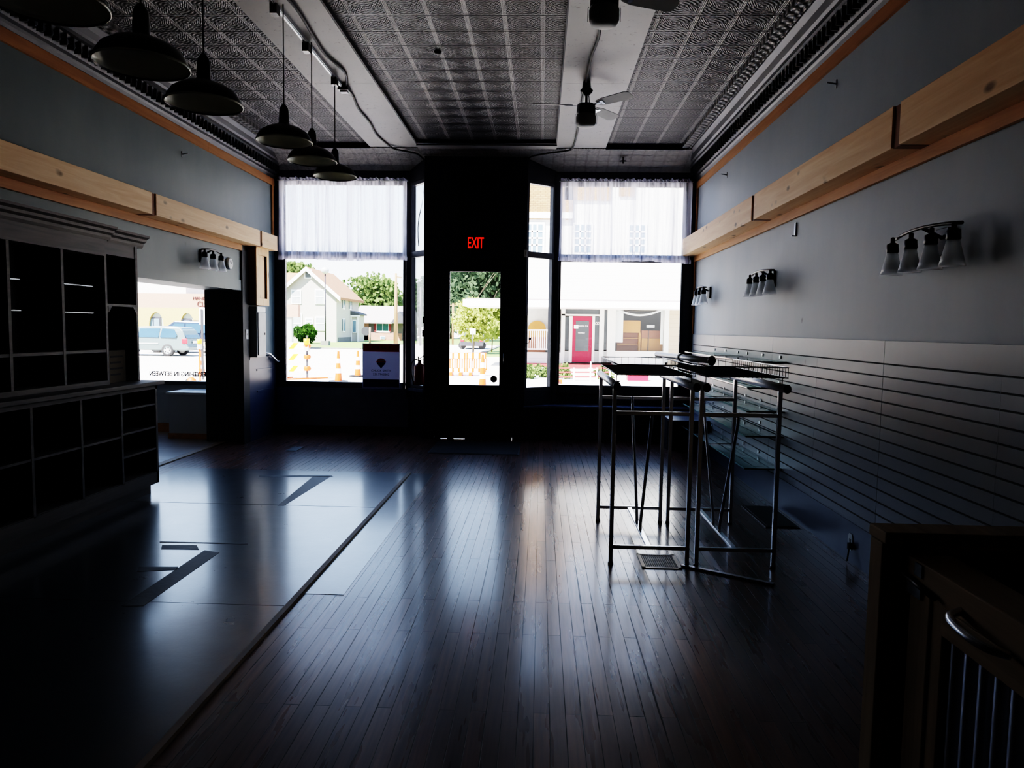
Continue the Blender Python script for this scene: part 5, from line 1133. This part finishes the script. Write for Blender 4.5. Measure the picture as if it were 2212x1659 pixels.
t = car('suv', 'dark blue sport utility vehicle with beige lower trim behind the minivan', (p.x + .35, 41, GZ),
    [(0, .38), (0, .85), (-.08, 1.05), (-.30, 1.68), (-.5, 1.76), (-2.9, 1.80), (-3.6, 1.25), (-4.7, 1.15), (-4.8, .4)], 1.12, 1.85, .14,
    [[(-.38, 1.14), (-.45, 1.62), (-1.2, 1.66), (-1.25, 1.14)], [(-1.35, 1.14), (-1.3, 1.66), (-2.2, 1.66), (-2.2, 1.14)], [(-2.3, 1.14), (-2.3, 1.66), (-2.85, 1.66), (-3.3, 1.14)]], (-1.1, -3.9), .40, 'suvpaint', tail=((-.09, 1.1), (-.30, 1.66)), lower=.62)
for s in (-1, 1): box((-.12, s * .94, .85), (.02, s * .84, 1.25)).build('tail_lamp', 'tail', t, bevel=.02)
box((-.1, -.9, .4), (.1, .9, .6)).build('rear_bumper', 'suvlow', t, bevel=.03); MB().tube([(-.6, -.6, 1.84), (-2.6, -.6, 1.86)], .02, 6).tube([(-.6, .6, 1.84), (-2.6, .6, 1.86)], .02, 6).build('roof_rack', 'carblack', t)
p = E(1019, 752, 56)
t = thing('parked_car', 'dark car seen from behind on the street through the door glass', 'car', (p.x, 56, GZ))
mb = MB(); pr = [(-.9, .25), (.9, .25), (.92, .75), (.72, .95), (.62, 1.35), (-.62, 1.35), (-.72, .95), (-.92, .75)]; mb.prism(pr, 1, 0, 4.2); mb.build('body', 'carblack', t, bevel=.06)
box((-.58, -.02, .98), (.58, 0, 1.28)).build('rear_window', 'carglass', t)
for s in (-1, 1): box((s * .88, -.03, .62), (s * .62, .0, .8)).build('tail_lamp', 'tail', t); MB().tube([(s * .78, .3, .3), (s * .78, .5, .3)], .3, 16).build('wheel', 'tyre', t)

# ---------------- road works
def cone(name, label, u, v, y, h, group, w=.16):
    p = E(u, v, y); t = thing(name, label, 'traffic cone', (p.x, y, GZ), 0, group)
    r = w
    bands = [(0, .06, 'o'), (.06, .30, 'o'), (.30, .44, 'w'), (.44, .62, 'o'), (.62, .76, 'w'), (.76, 1.0, 'o')]
    mo = MB(); mw = MB()
    for a, b, k in bands:
        ra, rb = r * (1 - .72 * a), r * (1 - .72 * b); (mo if k == 'o' else mw).lathe([(ra * .7, a * h), (rb * .7, b * h)], seg=16)
    mo.lathe([(.0, h), (.03, h), (.035, h * .96)], seg=12); mo.build('body', 'orange', t); mw.build('reflective_bands', 'reflwhite', t)
    mb = MB(); mb.prism([(.28 * math.cos(PI / 8 + k * PI / 4), .28 * math.sin(PI / 8 + k * PI / 4)) for k in range(8)], 2, 0, .05); mb.build('base', 'rubber', t); return t
cone('channelizer_cone', 'tall orange and white channelizer left of the middle of the left window', 731, 829, 21.0, .92, 'road work channelizers')
cone('channelizer_cone', 'orange and white channelizer on a black base left of the sale sign', 773, 812, 23.5, .86, 'road work channelizers')
cone('channelizer_cone', 'orange and white channelizer at the bottom of the door glass', 1042, 838, 19.5, .95, 'road work channelizers')
cone('channelizer_cone', 'orange and white channelizer next to the street sign in the side window', 436, 806, 22.5, .8, 'road work channelizers')
# type III barricade at left: three striped boards on a post with lamp
p = E(664, 825, 22)
t = thing('striped_barricade', 'orange and white striped barricade with amber lamp at the left of the left window', 'barricade', (p.x, 22, GZ))
x1 = 0; x0 = E(588, 825, 22).x - p.x
for v in (747, 771, 796):
    z = E(640, v, 22).z - GZ
    b = box((x0, -.02, z - .10), (x1 - .08, .02, z + .10)).build('board', 'reflwhite', t)
    mb = MB()
    for k in range(5): x = x1 - .42 - k * .40; mb.prism([(x - .16, z - .095), (x, z - .095), (x + .16, z + .095), (x, z + .095)], 1, -.025, -.021)
    mb.build('stripe', 'amber', b)
for v in (747, 771, 796): z = E(664, v, 22).z - GZ; MB().lathe([(.09, -.07), (.12, 0), (.09, .07)], (0, 0, z), 14).build('orange_knuckle', 'orange', t)
MB().bar((0, 0, 0), (0, 0, 1.35), .05).bar((x0 + .2, 0, 0), (x0 + .2, 0, 1.3), .05).build('upright', 'greypole', t)
MB().bar((-.5, -.5, .02), (.5, .45, .02), .05).bar((x0 - .2, -.4, .02), (x0 + .5, .4, .02), .05).build('foot', 'orange', t)
z = E(665, 738, 22).z - GZ; MB().lathe([(0, -.09), (.09, -.09), (.09, .09), (0, .09)], (0, -.05, z), 18).build('warning_lamp', 'amber', t); box((-.07, -.1, z - .28), (.07, .02, z - .1)).build('lamp_battery', 'lightpl', t)
# orange barrier fence in the door view
for i, (u0, u1, lb) in enumerate(((965, 1006, 'left section of orange plastic barrier in the door glass'), (1007, 1051, 'right section of orange plastic barrier in the door glass'))):
    yy = 25; a = E(u0, 808, yy); b = E(u1, 762, yy + 0); zt = b.z; t = thing('plastic_barrier', lb, 'barrier', ((a.x + b.x) / 2, yy, GZ), 0, 'orange plastic barriers'); hw = (b.x - a.x) / 2 - .01; H = zt - GZ; mb = MB()
    mb.box((-hw, -.05, H - .22), (hw, .05, H)); mb.box((-hw, -.05, .12), (hw, .05, .26))
    k = -hw
    while k < hw: mb.box((k, -.03, .2), (k + .035, .03, H - .2)); k += .085
    mb.build('panel', 'orange', t); mb = MB()
    for k in (-.5, 0, .5): mb.box((k * hw * 1.3 - .07, -.06, H - .2), (k * hw * 1.3 + .07, -.051, H - .02)); mb.box((k * hw * 1.3 - .07, -.06, .12), (k * hw * 1.3 + .07, -.051, .25))
    mb.build('reflective_patches', 'reflwhite', t); MB().box((-hw + .1, -.25, 0), (-hw + .2, .25, .12)).box((hw - .2, -.25, 0), (hw - .1, .25, .12)).build('foot', 'orange', t)
p = E(1021, 760, 36); t = thing('street_name_post', 'small white square sign on a thin post before the young maple', 'road sign', (p.x, 36, GZ)); q = E(1019, 715, 36); MB().tube([(0, 0, 0), (0, 0, q.z - GZ)], .03, 6).build('post', 'greypole', t); box((-.14, -.02, q.z - GZ - .17), (.14, 0, q.z - GZ + .12)).build('plate', 'white', t)
p = E(1208, 828, 22); t = thing('marker_lamp', 'orange box lamp in the lower left corner of the right window', 'lamp', (p.x, 22, GZ)); z = p.z - GZ; mb = box((-.09, -.06, z - .1), (.09, .06, z + .12)); mb.build('case', 'orange', t, bevel=.01); box((-.03, -.07, z - .03), (.04, -.06, z + .06)).build('lens', 'shutter', t); MB().bar((0, 0, 0), (0, 0, z - .1), .05).build('leg', 'orange', t)
p = E(438, 806, 21); t = thing('street_sign', 'back of a white rectangular sign on a grey post in the side window', 'road sign', (p.x, 21, GZ)); q = E(438, 664, 21); r = E(438, 701, 21)
MB().bar((0, 0, 0), (0, 0, q.z - GZ - .05), .05).build('post', 'greypole', t); box((-.09, .03, r.z - GZ), (.22, .05, q.z - GZ)).build('plate', 'white', t)
p = E(431, 738, 20.5); t = thing('warning_lamp', 'amber barricade lamp next to the street sign in the side window', 'lamp', (p.x, 20.5, GZ)); z = p.z - GZ; MB().lathe([(0, -.07), (.07, -.07), (.07, .07), (0, .07)], (0, 0, z), 16).build('lens', 'amber', t); box((-.05, -.05, z - .22), (.05, .05, z - .07)).build('battery', 'lightpl', t); MB().bar((0, 0, 0), (0, 0, z - .2), .04).build('stake', 'orange', t)
p = E(413, 812, 17); t = thing('orange_weight', 'orange and black weight on the pavement in the side window', 'road weight', (p.x, 17, GZ)); MB().ball((0, 0, .2), .14, 12, 8, (1, .8, 1.3)).build('sack', 'orange', t); MB().ball((-.07, -.03, .14), .12, 12, 8, (.7, .8, 1.7)).build('dark_side', 'rubber', t)

# ------------------------------------------------------------------ light
w = bpy.data.worlds.new('sky'); S.world = w; w.use_nodes = True; nt = w.node_tree; nt.nodes.clear()
out = nt.nodes.new('ShaderNodeOutputWorld'); bg = nt.nodes.new('ShaderNodeBackground'); tc = nt.nodes.new('ShaderNodeTexCoord'); sp = nt.nodes.new('ShaderNodeSeparateXYZ'); rp = nt.nodes.new('ShaderNodeValToRGB')
nt.links.new(tc.outputs['Generated'], sp.inputs[0]); nt.links.new(sp.outputs[2], rp.inputs[0]); nt.links.new(rp.outputs[0], bg.inputs[0]); nt.links.new(bg.outputs[0], out.inputs[0])
e = rp.color_ramp.elements; e[0].position = .0; e[0].color = (.95, .97, 1, 1); e[1].position = .9; e[1].color = (.26, .42, .8, 1); m = e.new(.14); m.color = (.68, .81, 1, 1); m = e.new(.4); m.color = (.42, .62, .95, 1)
bg.inputs[1].default_value = 1.8
sd = bpy.data.lights.new('sun', 'SUN'); sd.energy = 16.5; sd.angle = .009; sd.color = (1, .95, .88); so = bpy.data.objects.new('sun', sd); COL.objects.link(so)
so.rotation_euler = Vector((.42, .58, -1.0)).to_track_quat('-Z', 'Y').to_euler()
for nm, x0, x1, z0, z1, y in (('portal_left', -3.6, -1.9, .7, 3.45, 10.16), ('portal_right', .25, 1.92, .7, 3.45, 10.16), ('portal_door', -1.24, -.53, .72, 2.27, 9.82), ('portal_side', -7.9, -4.42, .7, 2.9, 9.95)):
    ld = bpy.data.lights.new(nm, 'AREA'); ld.shape = 'RECTANGLE'; ld.size = x1 - x0; ld.size_y = z1 - z0; ld.energy = 1; ld.cycles.is_portal = True
    lo = bpy.data.objects.new(nm, ld); COL.objects.link(lo); lo.location = ((x0 + x1) / 2, y, (z0 + z1) / 2); lo.rotation_euler = (-PI / 2, 0, 0)

S.view_settings.view_transform = 'Filmic'; S.view_settings.look = 'High Contrast'; S.view_settings.exposure = 1.8; S.view_settings.gamma = 0.72
c = S.cycles
c.use_denoising = True; c.max_bounces = 8; c.diffuse_bounces = 3; c.glossy_bounces = 4; c.transmission_bounces = 6; c.transparent_max_bounces = 16
c.sample_clamp_indirect = 6; c.caustics_reflective = False; c.caustics_refractive = False
try: c.denoiser = 'OPENIMAGEDENOISE'
except Exception: pass
